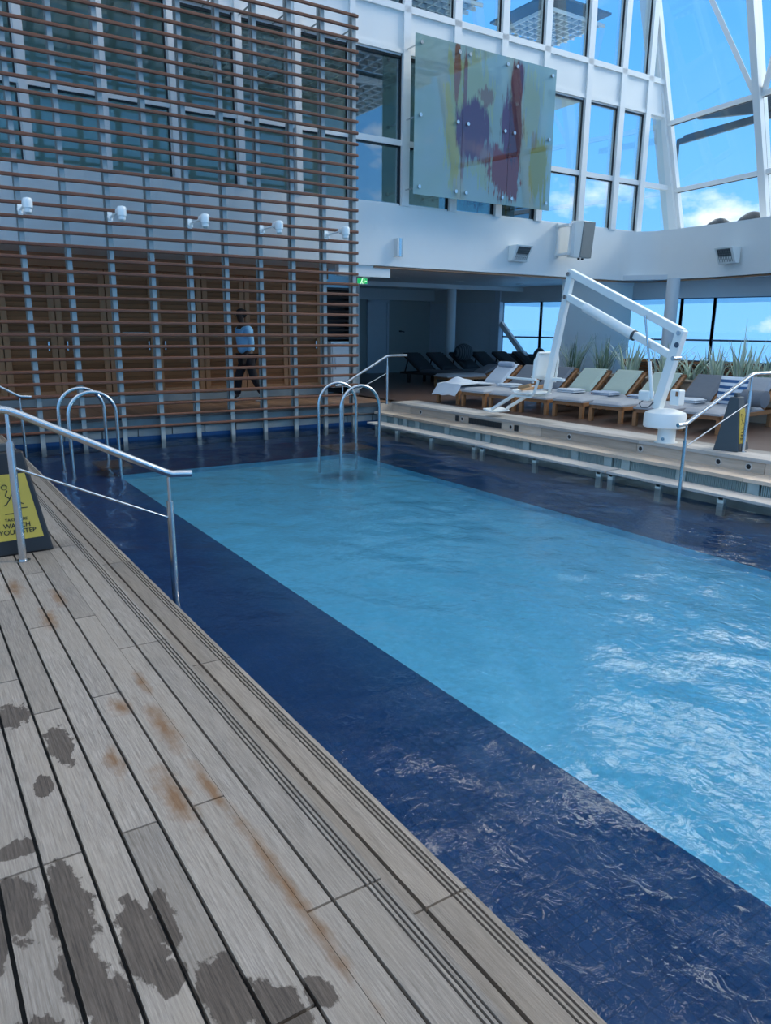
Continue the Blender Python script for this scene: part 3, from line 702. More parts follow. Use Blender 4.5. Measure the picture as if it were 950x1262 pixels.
    def vent(name, c, rz, label):
        t = thing(name, label, 'spotlight box', c, None)
        b = MB(); b.hull8([(-.24, 0, -.17), (.24, 0, -.17), (.24, -.12, -.17), (-.24, -.12, -.17)], [(-.24, 0, .17), (.24, 0, .17), (.24, -.30, .17), (-.24, -.30, .17)])
        rot = Matrix.Rotation(rz, 3, 'Z')
        for v in b.b.verts: v.co = rot @ v.co + Vector(c)
        b.build('housing', M['lift_white'], t, bevel=.01)
        b = MB()
        for i in range(6):
            f = i / 5; b.box((0, -.135 - .15 * f, -.13 + .25 * f), (.34, .006, .008))
        for i in range(9): b.beam((-.17 + .34 * i / 8, -.14, -.14), (-.17 + .34 * i / 8, -.288, .125), .007, .007)
        for v in b.b.verts: v.co = rot @ v.co + Vector(c)
        b.build('grille', M['speaker_front'], t)
        b = MB(); b.hull8([(-.18, -.128, -.145), (.18, -.128, -.145), (.18, -.120, -.145), (-.18, -.120, -.145)], [(-.18, -.285, .13), (.18, -.285, .13), (.18, -.275, .13), (-.18, -.275, .13)])
        for v in b.b.verts: v.co = rot @ v.co + Vector(c)
        b.build('lens', M['char'], t)
    vent('wall_spotlight', (12.12, YW, 3.10), 0, 'white box spotlight with grille on the flat white wall left of the speaker')
    vent('wall_spotlight', (16.15, 10.62, 3.1), R(-97), 'white box spotlight with grille on the curved parapet right of the pool lift')
    # loudspeaker
    t = thing('loudspeaker', 'tall white loudspeaker with grey front bracketed to the parapet wall', 'loudspeaker', (13.66, YW - .3, 3.1))
    c = Vector((13.70, YW - .44, 3.47)); rot = Matrix.Rotation(R(-86), 3, 'Z') @ Matrix.Rotation(R(5), 3, 'Y')
    def place(b):
        for v in b.b.verts: v.co = rot @ v.co + c
        return b
    b = MB(); b.hull8([(-.20, .2, -.40), (.17, .2, -.40), (.17, -.2, -.40), (-.20, -.2, -.40)], [(-.20, .2, .40), (.17, .2, .40), (.17, -.2, .40), (-.20, -.2, .40)]); place(b).build('cabinet', M['lift_white'], t, bevel=.015)
    b = MB(); b.box((.185, 0, 0), (.03, .39, .78)); place(b).build('front_mesh', M['speaker_front'], t, bevel=.008)
    b = MB(); b.bx(13.30, 13.42, YW - .42, YW, 3.75, 3.80); b.bx(13.30, 13.42, YW - .42, YW, 3.12, 3.17); b.bx(13.32, 13.40, YW - .06, YW, 3.08, 3.84); b.bx(13.4, 13.6, YW - .42, YW - .36, 3.1, 3.85); b.build('bracket', M['frame_white'], t)
    b = MB(); b.cyl((13.7, YW - .4, 3.03), (13.7, YW - .4, 3.09), .03); b.cyl((13.8, YW - .42, 3.03), (13.8, YW - .42, 3.09), .03); b.build('cable_gland', M['black'], t)
    # exit sign
    t = thing('exit_sign', 'green lit emergency exit sign hanging beside the slatted screen', 'exit sign', (8.2, 13.55, 2.45))
    MB().bx(8.05, 8.30, 13.5, 13.56, 2.31, 2.43).build('sign_box', M['frame_white'], t)
    MB().bx(8.06, 8.29, 13.494, 13.5, 2.32, 2.42).build('lit_panel', M['exit'], t)
    b = MB(); b.box((8.16, 13.492, 2.375), (.022, .004, .06), Matrix.Rotation(R(20), 3, 'Y')); b.box((8.175, 13.492, 2.415), (.02, .004, .02)); b.beam((8.15, 13.492, 2.34), (8.12, 13.492, 2.315), .004, .014); b.beam((8.165, 13.492, 2.345), (8.19, 13.492, 2.315), .004, .014)
    b.bx(8.205, 8.22, 13.49, 13.494, 2.33, 2.41); b.beam((8.235, 13.492, 2.37), (8.28, 13.492, 2.37), .004, .014); b.build('running_figure', M['exit_mark'], t)
    MB().bx(8.2, 8.36, 13.5, 13.56, 2.44, 2.5).build('mounting_box', M['lift_white'], t)
    b = MB(); b.bx(7.55, 8.75, YW + .05, YW + .2, 2.45, 2.67)
    struct(b, 'trim_7', M['white'], 'white end box of the soffit beside the screen', 'trim')
    # glass artwork
    t = thing('glass_artwork', 'large frosted glass wall art with dark red and olive stains fixed before the windows', 'artwork', (8.92, 12.82, 4.0))
    am = art_material()
    b0 = [0, 1.168, 2.405, 3.665]
    for i in range(3):
        b = MB(); b.bx(8.92 + b0[i] + .004, 8.92 + b0[i + 1] - .004, 12.82, 12.835, 4.0, 6.80); b.build('glass_panel', am, t)
        # every panel shares the artwork's own origin so that the stain runs on across the joints
    for i in range(3):
        for z in (4.14, 5.42, 6.66):
            for x in (8.92 + b0[i] + .13, 8.92 + b0[i + 1] - .13):
                b = MB(); b.cyl((x, 12.79, z), (x, 13.3, z), .014, seg=8); b.cyl((x, 12.785, z), (x, 12.82, z), .035, seg=16); b.cyl((x, 12.836, z), (x, 12.86, z), .035, seg=16); b.build('standoff_knob', M['steel'], t, True)

def build_lockers():
    Y = 14.95
    b = MB(); b.bx(-3, 8.02, Y + .06, Y + .15, 0, 2.67); b.bx(-3, 8.02, Y - .3, Y + .1, 2.45, 2.67)
    struct(b, 'wall_teak', M['door_teak'], 'dark teak wall behind the slatted screen', 'wall')
    b = MB(); b.bx(-3, 8.02, Y - .03, Y + .06, 0, .13); struct(b, 'baseboard_teak', M['concrete'], 'grey metal baseboard under the teak doors', 'baseboard')
    xs = [-2.2, -1.4, -.6, .2, 1.0, 1.66, 2.56, 3.46, 4.36, 5.31, 6.21, 7.18, 8.0]
    for i, (a, c) in enumerate(zip(xs, xs[1:])):
        b = MB(); b.bx(a + .01, a + .11, Y - .02, Y + .05, .14, 2.45); b.bx(c - .11, c - .01, Y - .02, Y + .05, .14, 2.45)
        b.bx(a + .1, c - .1, Y - .02, Y + .05, 2.33, 2.45); b.bx(a + .1, c - .1, Y - .02, Y + .05, .14, .26); b.bx(a + .1, c - .1, Y - .02, Y + .05, 1.22, 1.30)
        o = struct(b, 'door_%d' % (i + 2), M['door_frame'], 'teak louvred locker door %d behind the slatted screen' % (i + 1), 'door')
        b = MB(); z = .28
        while z < 2.33:
            if not 1.2 < z < 1.31: b.box(((a + c) / 2, Y + .02, z), (c - a - .2, .012, .085), Matrix.Rotation(R(22), 3, 'X'))
            z += .085
        b.build('louvre', M['door_teak'], o)
        b = MB(); hx = c - .16 if i % 2 else a + .16
        b.bx(hx - .012, hx + .012, Y - .06, Y - .02, 1.0, 1.16); b.build('door_handle', M['steel'], o)
    t = thing('wall_plaque', 'narrow white plaque on the teak doors', 'plaque', (3.97, Y - .03, 1.29))
    MB().bx(3.715, 4.217, Y - .045, Y - .03, 1.262, 1.325).build('plate', M['lift_white'], t)
    b = MB(); b.beam((3.96, Y - .047, 1.28), (3.99, Y - .047, 1.305), .002, .008); b.beam((3.99, Y - .047, 1.28), (3.96, Y - .047, 1.305), .002, .008); b.build('printed_mark', M['ink'], t)
    # dark louvred unit and white cabinet at the end
    t = thing('louvred_unit', 'dark slatted wooden unit at the right end of the teak doors', 'shelf unit', (8.4, Y, 0))
    b = MB(); b.bx(8.03, 8.07, Y - .1, Y + .3, 0, 2.3); b.bx(8.74, 8.78, Y - .1, Y + .3, 0, 2.3); b.bx(8.03, 8.78, Y + .25, Y + .3, 0, 2.3); b.bx(8.03, 8.78, Y - .1, Y + .3, 2.24, 2.3); b.bx(8.05, 8.78, Y - .1, Y + .28, 1.2, 1.24); b.build('carcass', M['dark_wood'], t)
    for i in range(10): MB().box((8.42, Y - .08, 1.30 + i * .1), (.70, .02, .05), Matrix.Rotation(R(25), 3, 'X')).build('slat', M['dark_wood'], t)
    t = thing('small_fridge', 'white cabinet under the dark louvred unit', 'cabinet', (8.4, Y - .05, .15))
    MB().bx(8.12, 8.72, Y - .22, Y + .2, .15, 1.15).build('body', M['lift_white'], t, bevel=.015)
    b = MB(); b.bx(8.14, 8.70, Y - .25, Y - .222, .2, 1.12); d = b.build('door', M['soffit'], t, bevel=.008)
    MB().cyl((8.2, Y - .275, .55), (8.2, Y - .275, .8), .012).build('handle', M['steel'], d)

# ------------------------------------------------------------------ pool furniture
def build_rails():
    def rail(y, xt, xb, label, w0=.535, top=.95, tail=.16, bot=.47, s=1, midtop=.60, midbot=.15, tilt=0):
        """handrail in the XZ plane: deck post at xt, water post at xb, s = direction to the water"""
        t = thing('handrail', label, 'handrail', (xt, y, 0))
        pts = [(xt - s * .45, y, top + .01), (xt - s * .06, y, top + .01), (xt + s * .0, y, top), (xt + s * .06, y, top - .025), (xb - s * .03, y, bot + .02), (xb + s * .02, y, bot), (xb + s * .16, y, bot - .01)]
        MB().tube(pts, .0245, 16).build('top_rail', M['steel'], t, True)
        for (x, z1, z0, nm) in ((xt, top - .02, 0, 'deck_post'), (xb, bot - .02, -.575, 'water_post')):
            b = MB(); b.cyl((x, y, z0), (x, y, z1 - .17), .0235, seg=18); b.cyl((x, y, z1 - .17), (x, y, z1), .012, seg=12)
            if z0 == 0: b.cyl((x, y, 0), (x, y, .006), .045, seg=20)
            b.build(nm, M['steel'], t, True)
        MB().cyl((xt, y, midtop), (xb, y, midbot), .008, seg=10).build('mid_rail', M['steel'], t, True)
    rail(5.02, .535, 1.487, 'brushed steel handrail stepping down into the pool beside the near warning sign', bot=.465)
    rail(12.45, .60, 1.53, 'steel handrail at the far corner behind the near warning sign', bot=.40)
    rail(12.35, 8.05, 7.05, 'steel handrail beside the slatted screen leading up to the lounge deck', bot=.40, s=-1, top=.92)
    rail(5.25, 8.68, 7.505, 'steel handrail in front of the loungers next to the pool lift', bot=.42, s=-1, top=.94)
def build_ladders():
    for (x0, x1, y0, y1, top, lab, st) in ((1.83, 2.44, 10.42, 11.12, .60, 'pair of arched steel grab rails with wooden step at the left end of the pool', (2.2, 2.62)),
                                           (5.74, 6.45, 10.12, 10.85, .57, 'pair of arched steel grab rails with wooden step at the right end of the pool', (5.72, 6.4))):
        t = thing('pool_ladder', lab, 'pool ladder', ((x0 + x1) / 2, (y0 + y1) / 2, WZ - .15), 'pool ladders')
        r = (x1 - x0) / 2; cx = (x0 + x1) / 2
        for y in (y0, y1):
            pts = [(x0, y, -.9), (x0, y, top - r)] + arc((cx, y, top - r), r, PI, 0, 18, (1, 0, 0), (0, 0, 1))[1:-1] + [(x1, y, top - r), (x1, y, -.9)]
            MB().tube(pts, .0245, 14).build('grab_rail', M['steel'], t, True)
        b = MB(); b.bx(st[0], st[1], y0 + .03, y1 - .03, -.475, -.435)
        b.build('step', M['brown_deck'], t, bevel=.01)
def pyramid_sign(loc, rz, label):
    t = thing('warning_sign', label, 'warning sign', loc, 'watch your step signs', rz)
    def at(b): 
        return b
    H = .66; wb, wt, db, dt = .205, .095, .15, .055
    def face_y(z): return -(db + (dt - db) * z / H)
    lo = [(-wb, -db, 0), (wb, -db, 0), (wb, db, 0), (-wb, db, 0)]; hi = [(-wt, -dt, H), (wt, -dt, H), (wt, dt, H), (-wt, dt, H)]
    off = Vector(loc)
    def fin(b, name, mat, **kw):
        for v in b.b.verts: v.co += off
        return b.build(name, mat, t, **kw)
    fin(MB().hull8(lo, hi), 'body', M['char'] if 'far' in label else M['black'], bevel=.012)
    b = MB(); b.bx(-.06, .06, -.02, .02, H - .01, H + .05); fin(b, 'handle', M['char'], bevel=.012)
    for sgn, nm in ((-1, 'front'), (1, 'back')):
        z0, z1 = .10, .52; y0, y1 = face_y(z0), face_y(z1); w0, w1 = .150, .085
        b = MB(); e = .004
        q = [(-w0, y0 - .001, z0), (w0, y0 - .001, z0), (w1, y1 - .001, z1), (-w1, y1 - .001, z1)]
        if sgn > 0: q = [(-x, -y, z) for x, y, z in q]
        p = fin(b.poly(q, (0, sgn * e, 0)), 'yellow_panel', M['yellow']); p['label'] = 'yellow warning panel'
        sl = math.atan2(db - dt, H)
        def word(txt, z, size):
            cu = bpy.data.curves.new('lettering', 'FONT'); cu.body = txt; cu.size = size; cu.align_x = 'CENTER'; cu.extrude = .0008; cu.offset = size * .012
            tmp = bpy.data.objects.new('tmp', cu); COL.objects.link(tmp)
            me = bpy.data.meshes.new_from_object(tmp.evaluated_get(bpy.context.evaluated_depsgraph_get())); bpy.data.objects.remove(tmp)
            o = bpy.data.objects.new('lettering', me); COL.objects.link(o); me.materials.clear(); me.materials.append(M['ink'])
            o.parent = p
            y = face_y(z) - .0065
            if sgn < 0: o.location = Vector((0, y, z)); o.rotation_euler = (PI / 2 - sl, 0, 0)
            else: o.location = Vector((0, -y, z)); o.rotation_euler = (PI / 2 - sl, 0, PI)
        word('TAKE CARE', .222, .026); word('WATCH', .178, .043); word('YOUR STEP', .138, .043)
        # pictogram: stumbling figure on a step, drawn with thin bars
        b = MB()
        def P(x, z): return (sgn * -x if sgn > 0 else x, (face_y(z) - .006) * (1 if sgn < 0 else -1), z)
        bars = [((-.03, .42), (-.045, .385)), ((-.045, .385), (-.02, .365)), ((-.02, .365), (.0, .41)), ((0, .41), (.035, .43)), ((-.02, .365), (-.045, .33)), ((-.045, .33), (-.06, .325)), ((-.005, .36), (.035, .335)), ((.035, .335), (.055, .325)),
                ((-.06, .27), (0, .27)), ((0, .27), (0, .285)), ((0, .285), (.03, .285)), ((.03, .285), (.03, .30)), ((.03, .30), (.075, .30))]
        for a, c in bars: b.beam(P(*a), P(*c), .002, .006)
        c0 = P(-.045, .44); b.tube([Vector(c0) + Vector((.016 * math.cos(2 * PI * i / 14), 0, .016 * math.sin(2 * PI * i / 14))) for i in range(14)], .0025, 6)
        for v in b.b.verts: v.co += off
        b.build('pictogram', M['ink'], p)
    return t

def build_lift():
    X = 8.52
    t = thing('pool_lift', 'white pool lift with folding arms and hanging seat standing on the far deck edge', 'pool lift', (X, 6.25, 0))
    W = M['lift_white']
    b = MB(); b.cyl((X, 6.25, 0), (X, 6.25, .27), .115, seg=28); b.cyl((X, 6.25, 0), (X, 6.25, .012), .15, seg=28); b.build('foot_post', W, t, True)
    b = MB(); b.cyl((X - .105, 6.22, .06), (X - .13, 6.21, .06), .022); b.build('bolt', M['steel'], t)
    b = MB(); b.lathe([(.255, .20), (.27, .215), (.27, .36), (.255, .395), (.19, .42), (.12, .44), (.08, .445)], (X, 6.30, 0), 40); b.build('base_cover', W, t, True)
    def arm(p, q, w, h): return MB().beam((X, *p), (X, *q), w, h)
    arm((6.44, .43), (6.17, 1.46), .11, .125).build('mast', W, t, bevel=.012)
    arm((6.15, 1.42), (8.17, 2.27), .09, .105).build('upper_arm', W, t, bevel=.01)
    arm((6.22, 1.10), (8.20, 1.93), .08, .095).build('lower_arm', W, t, bevel=.01)
    MB().cyl((X, 6.93, 1.385), (X, 7.83, 1.765), .068, seg=24).build('actuator_sleeve', W, t, True)
    b = MB(); b.cyl((X, 6.905, 1.375), (X, 6.93, 1.385), .071, seg=24); b.build('sleeve_collar', M['char'], t, True)
    b = MB()
    for (y, z) in ((6.18, 1.42), (6.22, 1.10), (8.15, 2.24), (8.19, 1.92)): b.cyl((X - .07, y, z), (X + .07, y, z), .03, seg=16)
    b.build('pivot_pin', M['steel'], t, True)
    b = MB(); b.cyl((X - .062, 6.19, 1.27), (X - .056, 6.19, 1.27), .035, seg=20); b.build('round_badge', M['seaframe'], t)
    arm((8.13, 2.30), (8.50, .55), .085, .10).build('hanger', W, t, bevel=.01)
    MB().tube([(X - .07, 6.50, .62), (X - .07, 6.60, 1.15), (X - .07, 6.71, 1.64)], .014).build('gas_strut', M['steel'], t, True)
    MB().tube([(X - .07, 6.48, .56), (X - .07, 6.575, 1.05)], .024).build('strut_sleeve', W, t, True)
    b = MB(); b.bx(X - .11, X - .0, 6.50, 6.68, .53, .66); b.build('control_box', W, t, bevel=.015)
    b = MB(); b.bx(X - .03, X + .10, 6.10, 6.24, .50, .70); bb = b.build('battery_box', W, t, bevel=.015)
    MB().bx(X - .034, X - .03, 6.11, 6.15, .62, .68).build('red_label', M['trimwood'], bb)
    MB().tube([(X - .08, 6.60, .54), (X - .12, 6.64, .49), (X - .12, 6.60, .44), (X - .1, 6.50, .45), (X - .06, 6.46, .52)], .008).build('cable', M['char'], t, True)
    # seat assembly, facing along +Y (away from the mast)
    s0 = 8.62
    b = MB()
    def backf(u, v):
        x = X - .23 + .46 * u; z = .70 + .38 * v; e = min(u, 1 - u, v * .9, (1 - v) * .9); r = min(1, e / .10) ** .5 if e > 0 else 0
        y = s0 - .03 - .06 * v + .02 * math.cos((u - .5) * 3); rib = .012 * (abs((u * 3) % 1 - .5) < .36)
        inset = (1 - r) * .0
        return Vector((x, y + .018 * r + rib, z)), Vector((x, y - .018 * r, z))
    b.pad(24, 14, backf).build('seat_back', W, t, True)
    b = MB()
    b.tube([(X - .24, s0 - .05, .64), (X - .25, s0 - .08, .98), (X - .20, s0 - .1, 1.10), (X + .20, s0 - .1, 1.10), (X + .25, s0 - .08, .98), (X + .24, s0 - .05, .64)], .018, 10); b.build('back_frame', W, t, True)
    def seatf(u, v):
        x = X - .23 + .46 * u; y = s0 + .0 + .46 * v; e = min(u, 1 - u, v, 1 - v); r = min(1, e / .12) ** .5 if e > 0 else 0
        z = .47 - .05 * math.sin(PI * v) * 0 + .02 * (v > .8)
        return Vector((x, y, z + .03 * r)), Vector((x, y, z - .012))
    MB().pad(14, 14, seatf).build('seat', W, t, True)
    b = MB(); b.box((X + .0, s0 + .18, .695), (.05, .66, .035)); 
    for v in b.b.verts: v.co.x += -.27
    b.build('armrest', W, t, bevel=.012)
    b = MB(); b.box((X + .27, s0 + .18, .695), (.05, .66, .035)); b.build('armrest', W, t, bevel=.012)
    b = MB()
    for dx in (-.16, .16): MB().tube([(X + dx, s0 - .08, .68), (X + dx, s0 - .02, .50), (X + dx, s0 + .06, .415), (X + dx, s0 + .42, .41)], .024, 12).build('seat_tube', W, t, True)
    b = MB(); b.tube([(X - .22, s0 + .02, .60), (X - .26, s0 + .22, .55), (X - .1, s0 + .30, .52), (X + .1, s0 + .3, .52), (X + .24, s0 + .2, .56), (X + .22, s0 + .02, .60)], .03, 10); b.build('safety_strap', M['strap'], t, True)
    b = MB()
    for dx in (-.17, .17): MB().beam((X + dx, s0 + .42, .42), (X + dx, 9.58, .14), .045, .05).build('leg_bar', W, t, bevel=.008)
    MB().box((X, 9.66, .115), (.42, .22, .03), Matrix.Rotation(R(8), 3, 'X')).build('footrest', W, t, bevel=.01)
    MB().beam((X + .05, 8.2, .70), (X + .05, 8.72, .70), .05, .04).build('seat_bracket', W, t)
    # painted lettering on the arm: small bars of print too fine to read
    return t

# ------------------------------------------------------------------ loungers
def lounger(frame_mat, seat_mat, back_mat, label, loc, rz, group, ang=33, Lseat=1.22, back=True, Lb=.80, pillow=None, side=True, W=.62, seat_h=.27):
    """foot at local x=0, head towards +x, width along y"""
    t = thing('sun_lounger', label, 'sun lounger', loc, group, 0)
    off = Vector(loc)
    def fin(b, name, mat, par=None, **kw):
        for v in b.b.verts: v.co += off
        return b.build(name, mat, par or t, **kw)
    h = seat_h; L = 1.95; w = W / 2
    b = MB(); b.bx(0, L, -w, -w + .045, h - .06, h); b.bx(0, L, w - .045, w, h - .06, h); b.bx(0, .05, -w, w, h - .06, h); b.bx(L - .05, L, -w, w, h - .06, h)
    n = 14
    for i in range(n): b.bx(.06 + i * (Lseat - .06) / n, .06 + (i + .75) * (Lseat - .06) / n, -w + .03, w - .03, h - .018, h - .004)
    fin(b, 'frame', frame_mat, bevel=.004)
    for x in (0, L - .35):
        for y in (-w, w - .065): fin(MB().bx(x, x + .065, y, y + .065, 0, h - .055), 'leg', frame_mat, bevel=.004)
    def seatf(u, v):
        x = -.02 + (Lseat + .04) * u; y = -w + .015 + (W - .03) * v; e = min(u * Lseat / W, (1 - u) * Lseat / W, v, 1 - v); r = min(1, max(0, e) / .09) ** .5
        return Vector((x, y, h + .03 + .045 * r)), Vector((x, y, h))
    fin(MB().pad(20, 12, seatf), 'seat_cushion', seat_mat, smooth=True)
    ca, sa = math.cos(R(ang)), math.sin(R(ang)); ox, oz = Lseat - .02, h + .03
    b = MB()
    for y in (-w, w - .04):
        b.beam((ox, y + .02, oz), (ox + Lb * ca, y + .02, oz + Lb * sa), .04, .05)
    b.beam((ox + Lb * ca - .02, -w, oz + Lb * sa), (ox + Lb * ca - .02, w, oz + Lb * sa), .05, .045)
    for y in (-w + .06, w - .06): b.beam((ox + Lb * .75 * ca, y, oz + Lb * .75 * sa - .02), (ox + Lb * .75 * ca + .13, y, h - .03), .03, .03)
    for i in range(9): b.beam((ox + Lb * (.08 + i * .1) * ca, -w + .03, oz + Lb * (.08 + i * .1) * sa), (ox + Lb * (.08 + i * .1) * ca, w - .03, oz + Lb * (.08 + i * .1) * sa), .05, .014, (-sa, 0, ca))
    fin(b, 'backrest_frame', frame_mat, bevel=.004)
    def backf(u, v):
        y = -w + .085 + (W - .10) * v; e = min(u * Lb / W, (1 - u) * Lb / W, v, 1 - v); r = min(1, max(0, e) / .09) ** .5
        s = .02 + (Lb + .01) * u; p = Vector((ox + s * ca, y, oz + s * sa)); nrm = Vector((-sa, 0, ca))
        return p + nrm * (.03 + .045 * r), p + nrm * .026
    fin(MB().pad(14, 12, backf), 'back_cushion', back_mat, smooth=True)
    if pillow:
        b = MB(); s = Lb * .86; c = Vector((ox + s * ca, 0, oz + s * sa)) + Vector((-sa, 0, ca)) * .11
        b.tube([c + Vector((0, -.2, 0)), c + Vector((0, -.19, 0)), c + Vector((0, 0, .0)), c + Vector((0, .19, 0)), c + Vector((0, .2, 0))], [.03, .055, .06, .055, .03], 14)
        fin(b, 'head_pillow', pillow, smooth=True)
    t.rotation_euler = (0, 0, rz)
    return t

def wpos(loc, rz, x, y, z):
    return (loc[0] + x * math.cos(rz) - y * math.sin(rz), loc[1] + x * math.sin(rz) + y * math.cos(rz), loc[2] + z)

def towel(loc, rz, x, y, z, label, mat, sx=.34, sy=.26, h=.05):
    p = wpos(loc, rz, x, y, z)
    o = thing('folded_towel', label, 'towel', p, 'folded towels on the loungers')
    for k in range(2):
        b = MB()
        def f(u, v):
            e = min(u, 1 - u, v, 1 - v); r = min(1, max(0, e) / .12) ** .5
            q = Vector(((u - .5) * sx, (v - .5) * sy, 0)) + Vector((.012 * k, .01 * k, k * h * .5)); w = .006 * math.sin(7 * u + 3 * k) * math.sin(5 * v)
            return q + Vector((0, 0, h * .2 + h * .3 * r + w)) + Vector(p), q + Vector((0, 0, .001)) + Vector(p)
        b.pad(12, 10, f).build('fold', mat, o, True)
    o.rotation_euler = (0, 0, rz)
    return o

def build_loungers():
    rz = R(6.5); g = 'teak loungers in the row along the pool'
    spec = [ # foot centre y, x, colours
        (12.62 - .78, 9.14, 'grey_fab', 'pale_fab', 'teak lounger draped in a pale towel, first of the row from the slatted screen'),
        (11.13, 9.21, 'grey_fab', 'mid_fab', 'teak lounger with slate backrest, second of the row from the slatted screen'),
        (10.37, 9.25, 'grey_fab', 'mid_fab', 'teak lounger with dark slate backrest behind the hanging lift seat'),
        (9.66, 9.36, 'grey_fab', 'sage_fab', 'teak lounger with pale sage backrest, next to the lift seat'),
        (8.95, 9.47, 'grey_fab', 'sage_fab', 'teak lounger with pale sage backrest, second along from the lift seat'),
        (8.16, 9.50, 'grey_fab', 'sage_fab', 'teak lounger with sage backrest mostly hidden behind the lift mast'),
        (7.36, 9.60, 'grey_fab', 'mid_fab', 'teak lounger with wide slate backrest right of the lift mast'),
        (6.60, 9.72, 'grey_fab', 'grey_fab', 'last teak lounger of the row, carrying the striped pillow')]
    for i, (y, x, s, b, lab) in enumerate(spec):
        lounger(M['teak'], M[s], M[b], lab, (x, y, 0), rz, g, pillow=M['blue_fab'] if i == 0 else None, ang=37, Lseat=1.35, Lb=.66)
    tw = [(1, .75, 'pale folded towel on the second lounger from the slatted screen', 'pale_fab'), (2, .75, 'pale folded towel under the hanging lift seat', 'pale_fab'), (3, .75, 'pale folded towel on the sage lounger next to the lift seat', 'pale_fab'),
          (4, .75, 'blue-grey folded towel on the second sage lounger', 'blue_fab'), (5, .75, 'blue-grey folded towel on the lounger behind the lift mast', 'blue_fab'), (6, .75, 'pale folded towel on the slate lounger right of the lift mast', 'pale_fab')]
    for i, x, lab, m in tw: towel((spec[i][1], spec[i][0], 0), rz, x + .2, -.08, .349, lab, M[m], .36, .40, .06)
    # big towel thrown over the first lounger
    L1 = (spec[0][1], spec[0][0], 0)
    o = thing('draped_towel', 'pale towel thrown over the foot of the first lounger', 'towel', wpos(L1, rz, .4, 0, .35)); rnd = random.Random(4)
    b = MB()
    def f(u, v):
        x = -.12 + 1.15 * u; y = -.34 + .66 * v
        hump = .13 * math.exp(-((x - .28) / .16) ** 2 - ((y - .0) / .2) ** 2) + .06 * math.exp(-((x - .5) / .12) ** 2 - ((y + .1) / .2) ** 2)
        z = .352 + .018 * math.sin(9 * u + 5 * v) * math.sin(7 * v) + .02 + hump - (.13 * max(0, (.12 - (x + .06)) / .12) if x < .02 else 0)
        p = Vector(wpos(L1, rz, x, y, z)); return p + Vector((0, 0, .012)), p
    b.pad(36, 20, f).build('cloth', M['pale_fab'], o, True)
    # striped pillow on last lounger
    L9 = (spec[7][1], spec[7][0], 0)
    c = Vector(wpos(L9, rz, 1.08, .09, .56)); o = thing('striped_pillow', 'blue and white striped pillow propped on the last lounger', 'pillow', (c.x, c.y, c.z - .2)); b = MB()
    def f(u, v):
        e = min(u, 1 - u, v, 1 - v); r = min(1, max(0, e) / .35) ** .6; q = Vector((-.06 + .10 * v, (u - .5) * .46, (v - .5) * .40))
        return c + q + Vector((-.07 * r, 0, .01)), c + q + Vector((.07 * r, 0, -.01))
    b.pad(14, 14, f).build('cover', M['stripe'], o, True)
    c2 = Vector(wpos(L9, rz, .97, -.31, .475)); o = thing('rolled_towel', 'slate grey rolled towel beside the striped pillow', 'towel', (c2.x, c2.y, c2.z - .1)); b = MB()
    b.tube([c2 + Vector((0, -.17, 0)), c2 + Vector((0, -.165, .0)), c2 + Vector((0, .165, .0)), c2 + Vector((0, .17, 0))], [.10, .125, .125, .10], 18); b.build('roll', M['mid_fab'], o, True)
    # dark loungers at the back
    rz2 = R(-81 + 180)
    pos = ['first black lounger, nearest the slatted screen', 'second black lounger from the slatted screen', 'third black lounger from the slatted screen, left of the round column', 'fourth black lounger, just right of the round column', 'fifth black lounger along the back row', 'last black lounger, by the sea window']
    for k in range(6):
        x, y = 12.35 + .80 * k, 15.45
        lounger(M['dark_wood'], M['dark_cush'], M['dark_fab'], pos[k], (x, y, 0), rz2, 'black loungers in the back row', ang=33, Lb=.80, seat_h=.29, W=.66)
    # teak end lounger behind the first
    lounger(M['teak'], M['grey_fab'], M['mid_fab'], 'teak lounger with grey cushion half hidden behind the towel-draped one', (11.45, 15.1, 0), R(-2), g, ang=20, Lb=.6)
    # round cushions
    def ball(c, r, lab, mat, sq=(1, .8, .9)):
        o = thing('round_cushion', lab, 'cushion', (c[0], c[1], c[2] - r * sq[2])); b = MB(); n = 10
        prof = [(max(.001, math.sin(PI * i / n)) * r, -math.cos(PI * i / n) * r) for i in range(n + 1)]; b.lathe(prof, (0, 0, 0), 24)
        for v in b.b.verts: v.co = Vector((v.co.x * sq[0] + c[0], v.co.y * sq[1] + c[1], v.co.z * sq[2] + c[2]))
        b.build('cover', mat, o, True)
    ball((13.55, 16.85, .80), .26, 'large round dark striped cushion on the black loungers by the column', M['weave'], (1.15, .8, .95))
    ball((16.0, 16.35, .72), .20, 'round black cushion silhouetted against the sea window', M['dark_cush'], (.9, .9, 1))
    ball((16.4, 15.3, .77), .19, 'round black cushion half hidden behind the lift seat', M['dark_cush'], (1.1, .9, .9))
    # second row beyond the planter
    labs = ['grey lounger beyond the planter behind the first pale plants', 'grey lounger beyond the planter behind the lift strut', 'grey lounger beyond the planter left of the window post', 'pale lounger beyond the planter behind the tall plant', 'grey lounger beyond the planter at the right edge']
    for k in range(5):
        lounger(M['teak'], M['grey_fab'], M[('grey_fab', 'mid_fab', 'sage_fab', 'sage_fab', 'grey_fab')[k]], labs[k], (14.6 + .1 * k, 10.4 - 1.05 * k, 0), rz + PI, 'loungers beyond the planter', ang=38, Lb=.85, seat_h=.30, W=.75, pillow=M['pale_fab'] if k == 2 else None)

